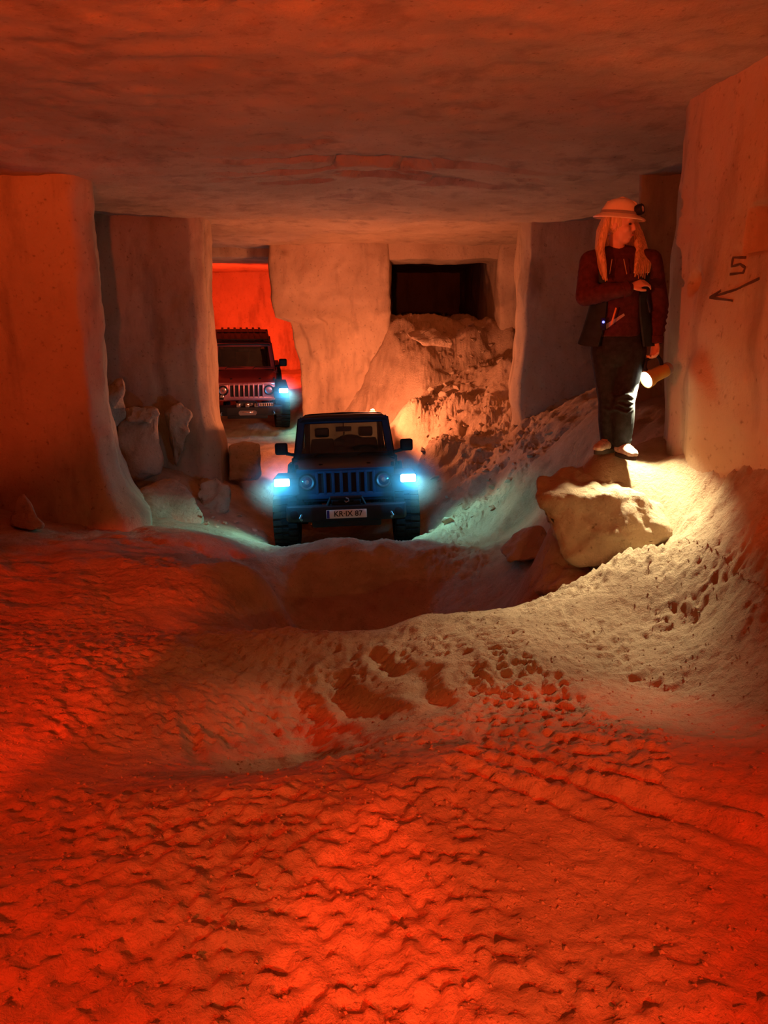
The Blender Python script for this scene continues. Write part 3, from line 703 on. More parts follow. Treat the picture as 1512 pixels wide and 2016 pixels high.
def build_car(matw, paint, label, lamps, plate, plate_x, plate_z, plate_w, big_bumper_lamps, top):
    car = empty('off_road_car', matw); tag(car, label, 'car', 'off-road cars driving through the mine')
    def B(name, mat, fn, parent=car, angle=35):
        bm = bmesh.new(); fn(bm); return from_bm(name, bm, mat, parent, angle=angle)
    # chassis, axles
    def f(bm):
        for s in (-1, 1): bx(bm, s * 0.42 - 0.05, s * 0.42 + 0.05, 0.15, 3.95, 0.52, 0.66, 0.01)
        for y in (0.3, 1.5, 2.6, 3.9): bx(bm, -0.45, 0.45, y, y + 0.1, 0.54, 0.64, 0.01)
        bx(bm, -0.25, 0.25, 1.1, 2.5, 0.5, 0.7, 0.03)
    B('chassis', 'plastic', f)
    for y in (0.75, 3.2):
        def f(bm):
            tube(bm, [(-0.75, y, 0.445), (0.75, y, 0.445)], 0.045, 10); ball(bm, (0.2, y, 0.445), (0.16, 0.16, 0.14), seg=14)
            tube(bm, [(-0.6, y - 0.16, 0.52), (0.6, y - 0.16, 0.50)], 0.02, 8)
            for s in (-1, 1): tube(bm, [(s * 0.5, y, 0.46), (s * 0.46, y + 0.02, 0.95)], 0.045, 8)
        B('axle', 'plastic', f)
    for (x, y) in ((-0.83, 0.75), (0.83, 0.75), (-0.83, 3.2), (0.83, 3.2)):
        w = bpy.data.objects.new('wheel', TYRE); col.objects.link(w); w.parent = car; w.location = (x, y, 0.445)
        if x < 0: w.rotation_euler = (0, 0, math.pi)
        r = bpy.data.objects.new('rim', RIM); col.objects.link(r); r.parent = w
    # body tub, doors, cowl
    def f(bm):
        prism(bm, [(1.38, 0.66), (1.38, 1.22), (2.72, 1.22), (2.74, 1.26), (3.98, 1.26), (4.02, 0.98), (3.98, 0.66), (3.70, 0.66), (3.62, 0.98), (2.78, 0.98), (2.66, 0.66)], 'x', -0.755, -0.70, 0.012)
        prism(bm, [(1.38, 0.66), (1.38, 1.22), (2.72, 1.22), (2.74, 1.26), (3.98, 1.26), (4.02, 0.98), (3.98, 0.66), (3.70, 0.66), (3.62, 0.98), (2.78, 0.98), (2.66, 0.66)], 'x', 0.70, 0.755, 0.012)
        bx(bm, -0.72, 0.72, 1.35, 3.95, 0.64, 0.70, 0.01)
        bx(bm, -0.74, 0.74, 1.30, 1.40, 0.68, 1.22, 0.02)
        bx(bm, -0.74, 0.74, 3.95, 4.0, 0.68, 1.24, 0.02)
    body = B('body', paint, f)
    for s in (-1, 1):
        def f(bm): prism(bm, [(1.5, 0.74), (1.46, 1.24), (2.62, 1.24), (2.64, 0.74)], 'x', s * 0.757, s * 0.785, 0.012)
        d = B('door', paint, f)
        def f(bm): bx(bm, s * 0.79, s * 0.815, 2.4, 2.54, 1.12, 1.15, 0.008)
        B('door_handle', 'plastic', f, d)
        for z in (0.88, 1.12):
            def f(bm): bx(bm, s * 0.78, s * 0.81, 1.40, 1.5, z - 0.03, z + 0.03, 0.008)
            B('hinge', 'plastic', f, d)
    # engine bay walls and bonnet
    def f(bm):
        hexa(bm, [(-0.58, 0.46, 0.70), (0.58, 0.46, 0.70), (0.70, 1.36, 0.70), (-0.70, 1.36, 0.70), (-0.60, 0.46, 1.10), (0.60, 0.46, 1.10), (0.73, 1.36, 1.17), (-0.73, 1.36, 1.17)], 0.02)
    B('engine_bay', paint, f)
    def f(bm):
        X0 = [-0.64, -0.56, -0.3, 0, 0.3, 0.56, 0.64]; rows = []
        for (y, wd, z) in ((0.40, 1.0, 1.135), (0.46, 1.02, 1.165), (0.8, 1.08, 1.195), (1.2, 1.14, 1.222), (1.42, 1.17, 1.232)):
            rows.append([bm.verts.new((x * wd, y, z - (0.045 if abs(x) > 0.6 else 0.008 if abs(x) > 0.5 else -0.012 if abs(x) < 0.35 else 0))) for x in X0])
        low = [[bm.verts.new((v.co.x, v.co.y, v.co.z - 0.03 if abs(v.co.x) < 0.6 else v.co.z - 0.06)) for v in r] for r in rows]
        for R in (rows, low):
            for a, b in zip(R, R[1:]):
                for i in range(len(X0) - 1): bm.faces.new((a[i], a[i + 1], b[i + 1], b[i]))
        n = len(X0)
        for i in range(n - 1):
            bm.faces.new((rows[0][i], rows[0][i + 1], low[0][i + 1], low[0][i])); bm.faces.new((rows[-1][i], rows[-1][i + 1], low[-1][i + 1], low[-1][i]))
        for j in range(len(rows) - 1):
            for i in (0, n - 1): bm.faces.new((rows[j][i], rows[j + 1][i], low[j + 1][i], low[j][i]))
    hood = B('bonnet', paint, f, angle=50)
    for s in (-1, 1):
        def f(bm): bx(bm, s * 0.66 - 0.02, s * 0.66 + 0.02, 0.62, 0.70, 1.10, 1.20, 0.008)
        B('bonnet_latch', 'plastic', f, hood)
        def f(bm): lathe(bm, [(0.0, 0.02), (0.028, 0.018), (0.03, 0.0)], 12, at(s * 0.33, 0.62, 1.185))
        B('bonnet_bumper', 'plastic', f, hood)
    def f(bm): bx(bm, -0.70, 0.70, 1.40, 1.54, 1.19, 1.235, 0.012)
    B('cowl', 'plastic', f)
    # grille with seven slots and two round headlamps
    def f(bm):
        xs = [-0.66, -0.40] ; zs0, zs1 = 0.76, 1.15
        y0, y1 = 0.40, 0.46
        bx(bm, -0.66, 0.66, y0, y1, 1.085, 1.15, 0.012); bx(bm, -0.66, 0.66, y0, y1, 0.74, 0.825, 0.012)
        for s in (-1, 1): bx(bm, s * 0.52 - 0.14, s * 0.52 + 0.14, y0, y1, 0.80, 1.11, 0.01)
        for k in range(8):
            x = -0.385 + k * 0.11; bx(bm, x - 0.019, x + 0.019, y0 - 0.004, y1, 0.80, 1.11, 0.006)
    g = B('grille', 'silver' if paint == 'redpaint' else paint, f)
    for k in range(7):
        x = -0.33 + k * 0.11
        def f(bm): bx(bm, x - 0.04, x + 0.04, 0.44, 0.45, 0.81, 1.10)
        B('grille_slot', 'plastic', f, g)
    for s in (-1, 1):
        def f(bm): lathe(bm, [(0.115, 0.0), (0.118, 0.02), (0.10, 0.035), (0.098, 0.0)], 28, at(s * 0.52, 0.405, 0.975, ROTX90))
        h = B('headlamp', 'plastic', f)
        def f(bm): lathe(bm, [(0.099, 0.0), (0.097, 0.022), (0.07, 0.036), (0.0, 0.044)], 28, at(s * 0.52, 0.405, 0.975, ROTX90))
        B('lamp_lens', 'lens', f, h)
        def f(bm): lathe(bm, [(0.096, 0.018), (0.06, -0.004), (0.03, -0.012), (0.03, 0.01), (0.0, 0.012)], 24, at(s * 0.52, 0.404, 0.975, ROTX90))
        B('reflector', 'steel', f, h)
    # wings with square lamps
    for s in (-1, 1):
        def f(bm):
            out = [(0.22, 0.83), (0.26, 0.97), (0.36, 1.045), (1.10, 1.06), (1.24, 1.0), (1.36, 0.74), (1.30, 0.74), (1.19, 0.95), (1.06, 0.99), (0.40, 0.985), (0.33, 0.94), (0.285, 0.83)]
            prism(bm, out, 'x', s * 0.62, s * 0.965, 0.012)
        wg = B('front_wing', 'plastic', f)
        def f(bm):
            out = [(2.68, 0.74), (2.80, 0.98), (2.92, 1.05), (3.55, 1.05), (3.68, 0.98), (3.80, 0.74), (3.74, 0.74), (3.62, 0.94), (3.52, 0.99), (2.96, 0.99), (2.86, 0.94), (2.74, 0.74)]
            prism(bm, out, 'x', s * 0.74, s * 0.955, 0.012)
        B('rear_wing', 'plastic', f)
        def f(bm):
            bx(bm, s * 0.835 - 0.115, s * 0.835 + 0.115, 0.17, 0.30, 0.945, 1.065, 0.03, 3)
        lm = B('wing_lamp', 'plastic', f)
        def f(bm): bx(bm, s * 0.835 - 0.10, s * 0.835 + 0.10, 0.155, 0.185, 0.955, 1.055, 0.02, 3)
        B('lamp_face', 'lampcool' if s in lamps else 'lens', f, lm)
    # bumper
    def f(bm):
        out = [(-0.80, 0.10), (-0.76, -0.02), (-0.45, -0.10), (0.45, -0.10), (0.76, -0.02), (0.80, 0.10), (0.70, 0.16), (-0.70, 0.16)]
        prism(bm, out, 'z', 0.50, 0.70, 0.02)
        bx(bm, -0.45, 0.45, -0.04, 0.25, 0.42, 0.55, 0.02)
    bp = B('bumper', 'plastic', f)
    def f(bm):
        tube(bm, [(-0.24, 0.02, 0.70), (-0.2, -0.03, 0.80), (0.2, -0.03, 0.80), (0.24, 0.02, 0.70)], 0.025, 10)
    B('bumper_hoop', 'plastic', f, bp)
    def f(bm):
        bx(bm, -0.19, 0.19, 0.02, 0.15, 0.68, 0.80, 0.02); tube(bm, [(-0.1, 0.05, 0.76), (0.1, 0.05, 0.76)], 0.045, 12)
    B('winch', 'steel' if big_bumper_lamps else 'plastic', f, bp)
    def f(bm): tube(bm, [(0.0, -0.06, 0.80), (0.03, -0.08, 0.79), (0.035, -0.08, 0.76), (0.0, -0.08, 0.745), (-0.02, -0.08, 0.765)], 0.009, 8)
    B('winch_hook', 'steel', f, bp)
    for s in (-1, 1):
        def f(bm):
            tube(bm, [(s * 0.58, -0.09, 0.60), (s * 0.58, -0.15, 0.60), (s * 0.60, -0.17, 0.57), (s * 0.58, -0.15, 0.54), (s * 0.58, -0.09, 0.54)], 0.014, 8)
        B('tow_hook', 'steel', f, bp)
        def f(bm): lathe(bm, [(0.06, 0.0), (0.06, 0.03), (0.05, 0.035), (0.0, 0.03)], 20, at(s * 0.68, -0.02, 0.60, ROTX90))
        fl = B('fog_lamp', 'plastic', f, bp)
    if big_bumper_lamps:
        for x in (-0.20, 0.0, 0.20):
            def f(bm): bx(bm, x - 0.05, x + 0.05, -0.10, -0.03, 0.70, 0.79, 0.015)
            B('bumper_lamp', 'chrome', f, bp)
        def f(bm):
            prism(bm, [(-0.20, 0.55), (-0.17, 0.52), (0.17, 0.52), (0.20, 0.55), (0.20, 0.60), (0.17, 0.63), (-0.17, 0.63), (-0.20, 0.60)], 'y', -0.115, -0.095)
            bx(bm, -0.12, 0.12, -0.12, -0.11, 0.555, 0.60, 0.005)
        B('fairlead', 'chrome', f, bp)
        def f(bm): bx(bm, 0.55, 0.60, -0.03, 0.02, 0.56, 0.70)
        for s in (-1,):
            def f(bm): bx(bm, s * 0.56 - 0.05, s * 0.56 + 0.05, 0.33, 0.39, 0.78, 0.88, 0.01)
            B('side_marker', 'chrome', f, bp)
    # plate
    def f(bm): bx(bm, plate_x - plate_w / 2, plate_x + plate_w / 2, -0.135, -0.125, plate_z - plate_w * 0.106, plate_z + plate_w * 0.106, 0.004)
    pl = B('number_plate', 'plate', f)
    def f(bm): bx(bm, plate_x - plate_w / 2 + 0.006, plate_x - plate_w / 2 + 0.04, -0.137, -0.131, plate_z - plate_w * 0.1, plate_z + plate_w * 0.1)
    B('country_band', 'platebl', f, pl)
    if plate: text_mesh(plate, plate_w * 0.19, 'plate_text', 'ink', pl, (plate_x + 0.02, -0.1385, plate_z))
    else:
        def f(bm):
            for k, ww in enumerate((0.03, 0.035, 0.028, 0.033, 0.03, 0.032)):
                x = plate_x - plate_w * 0.34 + k * plate_w * 0.145; bx(bm, x, x + ww, -0.1385, -0.134, plate_z - 0.03, plate_z + 0.03)
        B('plate_text', 'ink', f, pl)
    def f(bm): bx(bm, plate_x - 0.2, plate_x + 0.2, -0.13, -0.09, plate_z - 0.04, plate_z + 0.04)
    B('plate_bracket', 'plastic', f, pl)
    # windscreen frame and glass
    by, bz, ty, tz, bw, tw = 1.50, 1.225, 1.77, 1.79, 0.725, 0.665
    def lerp(a, b, t): return a + (b - a) * t
    def pos(x, t): return Vector((x * lerp(bw, tw, t), lerp(by, ty, t), lerp(bz, tz, t)))
    def bar(bm, a, b, w, d=0.03):
        a, b = Vector(a), Vector(b); n = Vector((0, -(tz - bz), ty - by)).normalized() * d; t = (b - a).normalized(); s = n.cross(t).normalized() * w
        hexa(bm, [a - s - n, a + s - n, a + s + n, a - s + n, b - s - n, b + s - n, b + s + n, b - s + n], 0.006)
    def f(bm):
        bar(bm, pos(-0.95, -0.02), pos(-0.94, 1.0), 0.045); bar(bm, pos(0.95, -0.02), pos(0.94, 1.0), 0.045)
        bar(bm, pos(-1.0, 0.97), pos(1.0, 0.97), 0.04); bar(bm, pos(-1.0, 0.03), pos(1.0, 0.03), 0.05)
    ws = B('windscreen_frame', paint, f)
    def f(bm):
        a, b, c, d = pos(-0.92, 0.08), pos(0.92, 0.08), pos(0.92, 0.93), pos(-0.92, 0.93); n = Vector((0, 0.004, 0.002))
        hexa(bm, [a - n, b - n, b + n, a + n, d - n, c - n, c + n, d + n])
    B('windscreen_glass', 'glass', f, ws)
    for x in (-0.45, 0.2):
        def f(bm): tube(bm, [(x, 1.47, 1.25), (x + 0.06, 1.49, 1.29), (x + 0.52, 1.50, 1.27)], 0.010, 6)
        B('wiper', 'plastic', f, ws)
    # roof and side frames
    def f(bm):
        Xr = [-1, -0.9, -0.5, 0, 0.5, 0.9, 1]; Yr = [1.72, 1.80, 2.2, 2.75, 3.3, 3.85, 3.98]; T = []
        for j, y in enumerate(Yr):
            w = lerp(0.675, 0.69, j / 6); zc = (1.80, 1.835, 1.86, 1.865, 1.86, 1.83, 1.80)[j]
            T.append([bm.verts.new((x * w, y, zc - (0.055 if abs(x) == 1 else 0.012 if abs(x) > 0.8 else 0))) for x in Xr])
        Lw = [[bm.verts.new((v.co.x * 0.97, v.co.y, v.co.z - 0.035)) for v in r] for r in T]
        n = len(Xr); m = len(Yr)
        for R in (T, Lw):
            for j in range(m - 1):
                for i in range(n - 1): bm.faces.new((R[j][i], R[j][i + 1], R[j + 1][i + 1], R[j + 1][i]))
        for i in range(n - 1):
            for j in (0, m - 1): bm.faces.new((T[j][i], T[j][i + 1], Lw[j][i + 1], Lw[j][i]))
        for j in range(m - 1):
            for i in (0, n - 1): bm.faces.new((T[j][i], T[j + 1][i], Lw[j + 1][i], Lw[j][i]))
    rf = B('roof', top, f, angle=45)
    if big_bumper_lamps:
        for k in range(7):
            x = -0.48 + k * 0.16
            def f(bm): bx(bm, x - 0.03, x + 0.03, 1.95, 3.85, 1.845, 1.872, 0.006)
            B('roof_rib', top, f, rf)
        for y in (1.92, 3.0):
            def f(bm): bx(bm, -0.62, 0.62, y, y + 0.05, 1.86, 1.885, 0.006)
            B('roof_bar', 'plastic', f, rf)
    else:
        for y in (2.45, 3.1, 3.7):
            def f(bm): tube(bm, [(-0.66, y, 1.80), (-0.6, y, 1.85), (0, y, 1.868), (0.6, y, 1.85), (0.66, y, 1.80)], 0.016, 8)
            B('roof_bow', top, f, rf)
    for s in (-1, 1):
        def f(bm):
            for (a, b, w) in (((s * 0.755, 2.66, 1.22), (s * 0.685, 2.70, 1.82), 0.05), ((s * 0.755, 3.93, 1.24), (s * 0.69, 3.90, 1.80), 0.07)):
                tube(bm, [a, b], [(0.02, w), (0.02, w)], 8, flat=(1, 0, 0))
            tube(bm, [(s * 0.745, 1.62, 1.24), (s * 0.672, 1.84, 1.80)], [(0.02, 0.03), (0.02, 0.03)], 8, flat=(1, 0, 0))
        sf = B('side_frame', top, f)
        def f(bm):
            hexa(bm, [(s * 0.752, 1.62, 1.24), (s * 0.756, 1.62, 1.24), (s * 0.756, 3.9, 1.25), (s * 0.752, 3.9, 1.25), (s * 0.682, 1.84, 1.79), (s * 0.686, 1.84, 1.79), (s * 0.692, 3.88, 1.79), (s * 0.688, 3.88, 1.79)])
        B('side_window', 'glass', f, sf)
        # mirror
        def f(bm): tube(bm, [(s * 0.74, 1.60, 1.28), (s * 0.80, 1.58, 1.29), (s * 0.86, 1.55, 1.31)], [0.028, 0.022, 0.03], 8)
        ma = B('mirror_arm', 'plastic', f)
        def f(bm): bx(bm, s * 0.935 - 0.095, s * 0.935 + 0.095, 1.50, 1.59, 1.29, 1.47, 0.035, 3)
        B('mirror_housing', 'plastic', f, ma)
        def f(bm): bx(bm, s * 0.935 - 0.08, s * 0.935 + 0.08, 1.587, 1.594, 1.305, 1.455, 0.003)
        B('mirror_glass', 'chrome', f, ma)
        # tail lamp
        def f(bm): bx(bm, s * 0.70 - 0.06, s * 0.70 + 0.06, 4.0, 4.06, 0.90, 1.10, 0.012)
        tl = B('tail_lamp', 'plastic', f)
        def f(bm): bx(bm, s * 0.70 - 0.05, s * 0.70 + 0.05, 4.058, 4.068, 0.91, 1.09, 0.004)
        B('tail_lens', 'lampred', f, tl)
    # rear frame, window, spare wheel
    def f(bm):
        bx(bm, -0.69, 0.69, 3.93, 3.98, 1.72, 1.80, 0.01); bx(bm, -0.72, 0.72, 3.94, 3.99, 1.20, 1.28, 0.01)
        for s in (-1, 1): tube(bm, [(s * 0.68, 3.96, 1.24), (s * 0.64, 3.95, 1.78)], 0.045, 8)
    rr = B('rear_frame', top, f)
    def f(bm): bx(bm, -0.62, 0.62, 3.955, 3.96, 1.27, 1.73)
    B('rear_window', 'glass', f, rr)
    sp = bpy.data.objects.new('spare_wheel', TYRE); col.objects.link(sp); sp.parent = car; sp.location = (0.1, 4.20, 1.02); sp.rotation_euler = (0, 0, math.pi / 2)
    # high brake lamp above the spare wheel
    def f(bm): tube(bm, [(0, 3.99, 1.30), (0, 4.12, 1.50), (0, 4.20, 1.56)], 0.02, 8); bx(bm, -0.14, 0.14, 4.17, 4.24, 1.54, 1.62, 0.012)
    hb = B('high_brake_lamp', 'plastic', f)
    def f(bm): bx(bm, -0.12, 0.12, 4.238, 4.248, 1.555, 1.605, 0.003)
    B('tail_lens', 'lampred', f, hb)
    if not big_bumper_lamps:
        def f(bm): bx(bm, 0.46, 0.58, 3.52, 3.64, 1.84, 1.875, 0.006); lathe(bm, [(0.04, 0.0), (0.04, 0.03), (0.02, 0.045), (0.0, 0.047)], 16, at(0.52, 3.58, 1.872))
        B('added_beacon', 'lampred', f, rf)  # added beacon, put on the roof to light the rubble
    # cabin
    for s in (-1, 1):
        def f(bm):
            bx(bm, s * 0.36 - 0.24, s * 0.36 + 0.24, 2.2, 2.7, 0.72, 0.98, 0.05)
            hexa(bm, [(s * 0.36 - 0.23, 2.62, 0.95), (s * 0.36 + 0.23, 2.62, 0.95), (s * 0.36 + 0.23, 2.76, 0.95), (s * 0.36 - 0.23, 2.76, 0.95), (s * 0.36 - 0.18, 2.78, 1.46), (s * 0.36 + 0.18, 2.78, 1.46), (s * 0.36 + 0.18, 2.88, 1.46), (s * 0.36 - 0.18, 2.88, 1.46)], 0.03)
        st = B('seat', 'seat', f)
        def f(bm): bx(bm, s * 0.36 - 0.12, s * 0.36 + 0.12, 2.80, 2.89, 1.48, 1.64, 0.04, 3)
        B('headrest', 'seat', f, st)
    def f(bm):
        bx(bm, -0.68, 0.68, 1.52, 1.78, 1.02, 1.24, 0.05); bx(bm, -0.12, 0.12, 1.7, 2.6, 0.7, 0.92, 0.03)
    B('dashboard', 'seat', f)
    def f(bm):
        a = [Vector((0.36 + 0.18 * math.cos(t), 1.92 + 0.06 * math.sin(t), 1.20 + 0.17 * math.sin(t))) for t in np.linspace(0, 2 * math.pi, 25)]
        tube(bm, a, 0.015, 8, cap=False); tube(bm, [(0.36, 1.75, 1.12), (0.36, 1.92, 1.20)], 0.03, 8); tube(bm, [(0.19, 1.92, 1.2), (0.53, 1.92, 1.2)], 0.014, 6)
    B('steering_wheel', 'seat', f)
    def f(bm):
        bx(bm, -0.12, 0.12, 1.80, 1.83, 1.60, 1.67, 0.012); tube(bm, [(0, 1.80, 1.76), (0, 1.80, 1.66)], 0.012, 6)
    B('rear_view_mirror', 'plastic', f)
    def f(bm):
        for s in (-1, 1): tube(bm, [(s * 0.60, 2.75, 0.9), (s * 0.58, 2.78, 1.72), (s * 0.54, 2.78, 1.78), (0, 2.78, 1.79)], 0.032, 8)
    B('roll_bar', 'seat', f)
    return car
M['silver'] = plain('pale_red_paint', (0.50, 0.20, 0.19), 0.3, 0.3, 0.5, 0.04)
def car_matrix(loc, yaw, pitch, roll):
    return Matrix.Translation(loc) @ Matrix.Rotation(math.radians(yaw), 4, 'Z') @ Matrix.Rotation(math.radians(pitch), 4, 'X') @ Matrix.Rotation(math.radians(roll), 4, 'Y')
C1 = car_matrix((-0.47, 9.62, -1.38), 3.0, -6.0, -1.6)
C2 = car_matrix((-3.12, 17.45, -0.885), 11.5, 8.5, 0.0)
car1 = build_car(C1, 'navy', 'dark blue boxy off-road car with number plate KR-IX 87 and both wing lamps lit', (-1, 1), 'KR\u00b7IX 87', 0.0, 0.60, 0.52, False, 'cover')
car2 = build_car(C2, 'redpaint', 'red off-road car with black ribbed roof and seven-slot grille, half hidden behind the passage jamb', (1,), None, 0.40, 0.765, 0.34, True, 'plastic')
COOL = (0.36, 1.0, 0.85)
for cm, lamps, pw in ((C1, (-1, 1), 42), (C2, (1,), 60)):
    for s in lamps:
        a = cm @ Vector((s * 0.90, 0.12, 1.02)); b = a + (cm.to_3x3() @ Vector((s * 1.0, -0.35, -1.15)))
        light('wing_lamp_beam', 'SPOT', a, COOL, pw, b, 112, 0.6, 0.06)
        light('bloom_light', 'POINT', cm @ Vector((s * 0.835, -0.06, 1.0)), (0.04, 0.52, 1.0), 16, radius=0.05)  # added blue point light, feeds the bloom haze and tints the car front
for cm, pw, cr in ((C1, 90, (1.0, 0.22, 0.10)), (C2, 420, (1.0, 0.05, 0.012))):
    for s in (-1, 1):
        a = cm @ Vector((s * 0.70, 4.12, 1.0)); b = cm @ Vector((s * 0.9, 8.0, 1.2))
        light('tail_lamp_glow', 'SPOT', a, cr, pw, b, 170, 0.4, 0.06)
a = C1 @ Vector((0, 4.30, 1.58)); light('high_brake_glow', 'SPOT', a, (1.0, 0.30, 0.15), 120, C1 @ Vector((0.6, 8, 2.2)), 170, 0.4, 0.06)
light('rubble_fill', 'POINT', C1 @ Vector((0.52, 3.58, 1.97)), (1.0, 0.28, 0.13), 280, radius=0.05)  # added point light for the rubble and slope behind the car
# ------------------------------------------------------------------ the person with the torch
PY = 5.62
def pp(u, v, d=0.0): return P(u, v, PY + d)
def remeshed(name, bm, mat, parent, voxel=0.008, smooth=4, factor=0.5):
    me = bpy.data.meshes.new(name); bmesh.ops.recalc_face_normals(bm, faces=bm.faces); bm.to_mesh(me); bm.free()
    t = bpy.data.objects.new('tmp', me); col.objects.link(t)
    r = t.modifiers.new('r', 'REMESH'); r.mode = 'VOXEL'; r.voxel_size = voxel
    s = t.modifiers.new('s', 'SMOOTH'); s.iterations = smooth; s.factor = factor
    bpy.context.view_layer.update()
    m2 = bpy.data.meshes.new_from_object(t.evaluated_get(bpy.context.evaluated_depsgraph_get())); bpy.data.objects.remove(t); bpy.data.meshes.remove(me)
    m2.name = name; m2.materials.clear()
    return link(name, m2, mat, parent)
LOOK = Vector((0.80, -0.60, -0.05)).normalized()     # she looks along the mine, to her left
HC = pp(1221, 446, 0.0)
HU = Vector((0, 0, 1)); HR = LOOK.cross(HU).normalized(); HU = HR.cross(LOOK).normalized()
def hd(f, r, u): return HC + LOOK * f + HR * r + HU * u          # head space: forward, her right.., up
HROT = Matrix((LOOK, HR, HU)).transposed()
def limb(bm, a, b, ra, rb, n=14, mid=None, k=6):
    a, b = Vector(a), Vector(b); pts = []; rs = []
    for i in range(k + 1):
        t = i / k; pts.append(a + (b - a) * t); r = ra + (rb - ra) * t
        if mid: r += mid * math.sin(math.pi * t)
        rs.append(r)
    tube(bm, pts, rs, n); ball(bm, a, ra, seg=14); ball(bm, b, rb, seg=14)
shR, elR, wrR = pp(1163, 516, 0.03), pp(1153, 583, -0.05), pp(1240, 566, -0.20)
shL, elL, wrL = pp(1281, 514, 0.05), pp(1297, 602, 0.06), pp(1291, 672, -0.03)
hipR, hipL = pp(1192, 690, 0.02), pp(1243, 690, 0.0)
knR, knL = pp(1199, 790, 0.02), pp(1228, 792, -0.06)
anR, anL = pp(1200, 876, 0.05), pp(1224, 874, -0.04)
neck = pp(1216, 502, 0.04); pel = pp(1218, 672, 0.03); chest = pp(1220, 548, 0.03); waist = pp(1218, 620, 0.03)
def fingers(bm, base, direction, spread, palm_n, length, curl, r=0.0085, thumb=None):
    d = Vector(direction).normalized(); s = Vector(spread).normalized(); nrm = Vector(palm_n).normalized()
    for i, (o, L) in enumerate(((-0.030, 0.86), (-0.010, 1.0), (0.011, 0.95), (0.031, 0.76))):
        p = Vector(base) + s * o; q = d.copy(); pts = [p - d * 0.02, p]; ang = 0.0
        for seg_ in (0.45, 0.32, 0.23):
            ang += curl
            q = (d * math.cos(ang) + nrm * math.sin(ang)).normalized()
            p = p + q * (length * L * seg_); pts.append(p)
        tube(bm, pts, [r * 1.05, r * 1.05, r, r * 0.92, r * 0.8], 8); ball(bm, pts[-1], r * 0.8, seg=8)
    if thumb:
        pts = [Vector(t) for t in thumb]; tube(bm, pts, [0.012, 0.011, 0.0095, 0.008][:len(pts)], 8); ball(bm, pts[-1], 0.008, seg=8)
# hand of the folded arm
f_dir = (pp(1275, 553, -0.20) - wrR).normalized(); f_n = Vector((0.1, 0.55, -0.8)).normalized(); f_s = f_dir.cross(f_n).normalized()
# hand with the torch hanging at her side
g_dir = Vector((-0.05, -0.12, -1)).normalized(); g_n = Vector((-0.85, -0.45, 0)).normalized(); g_s = g_dir.cross(g_n).normalized()
bm = bmesh.new()
# head: skull, jaw, nose, brow, ears
ball(bm, hd(-0.012, 0, 0.035), (0.100, 0.078, 0.092), HROT); ball(bm, hd(0.018, 0, -0.03), (0.072, 0.066, 0.092), HROT)
ball(bm, hd(0.045, 0, -0.088), (0.038, 0.036, 0.030), HROT); ball(bm, hd(0.078, 0, 0.042), (0.020, 0.055, 0.022), HROT)
for s in (-1, 1):
    ball(bm, hd(0.060, s * 0.038, -0.022), (0.026, 0.024, 0.026), HROT); ball(bm, hd(-0.01, s * 0.079, 0.0), (0.020, 0.010, 0.032), HROT)
tube(bm, [hd(0.082, 0, 0.025), hd(0.098, 0, 0.0), hd(0.106, 0, -0.018), hd(0.088, 0, -0.026)], [0.009, 0.012, 0.014, 0.010], 10)
for r_, w_ in ((-0.052, 0.010), (-0.066, 0.011)): tube(bm, [hd(0.072, -0.024, r_), hd(0.086, 0, r_), hd(0.072, 0.024, r_)], w_, 8)
limb(bm, hd(-0.02, 0, -0.06), neck, 0.052, 0.056)
# trunk under the clothes
tube(bm, [neck, pp(1217, 522, .04), chest, waist, pp(1218, 655, .03), pp(1218, 690, .02)],
     [(0.05, 0.06), (0.07, 0.16), (0.095, 0.155), (0.085, 0.125), (0.10, 0.155), (0.095, 0.15)], 20, flat=(0, 1, 0))
for a, b, ra, rb in ((shR, elR, .052, .042), (elR, wrR, .042, .028), (shL, elL, .052, .042), (elL, wrL, .042, .029), (neck, shR, .05, .055), (neck, shL, .05, .055)): limb(bm, a, b, ra, rb)
for a, b, ra, rb in ((hipR, knR, .078, .056), (knR, anR, .056, .038), (hipL, knL, .078, .056), (knL, anL, .056, .038)): limb(bm, a, b, ra, rb)
ball(bm, anR, 0.045); ball(bm, anL, 0.045)
# hands: palm then five fingers
pal = wrR + f_dir * 0.045
tube(bm, [wrR, pal, pal + f_dir * 0.045], [(0.018, 0.026), (0.017, 0.040), (0.014, 0.042)], 12, flat=tuple(f_n))
fingers(bm, pal + f_dir * 0.04, f_dir, f_s, f_n, 0.088, 0.42, thumb=[pal - f_s * 0.03 - f_dir * 0.02, pal - f_s * 0.055 + f_dir * 0.015 + f_n * .012, pal - f_s * 0.06 + f_dir * 0.045 + f_n * .022])
gal = wrL + g_dir * 0.05
tube(bm, [wrL, gal, gal + g_dir * 0.045], [(0.018, 0.027), (0.018, 0.041), (0.015, 0.043)], 12, flat=tuple(g_n))
GRIP = gal + g_dir * 0.062 + g_n * 0.026
fingers(bm, gal + g_dir * 0.04, g_dir, g_s, g_n, 0.088, 0.80, thumb=[gal - g_s * 0.03, gal - g_s * 0.05 + g_dir * 0.03 + g_n * .02, gal - g_s * 0.035 + g_dir * 0.055 + g_n * .042])
person = remeshed('person', bm, 'skin', None, 0.0058, 3)
tag(person, 'person in white helmet, maroon top and dark trousers standing on the ledge with folded arm', 'person')
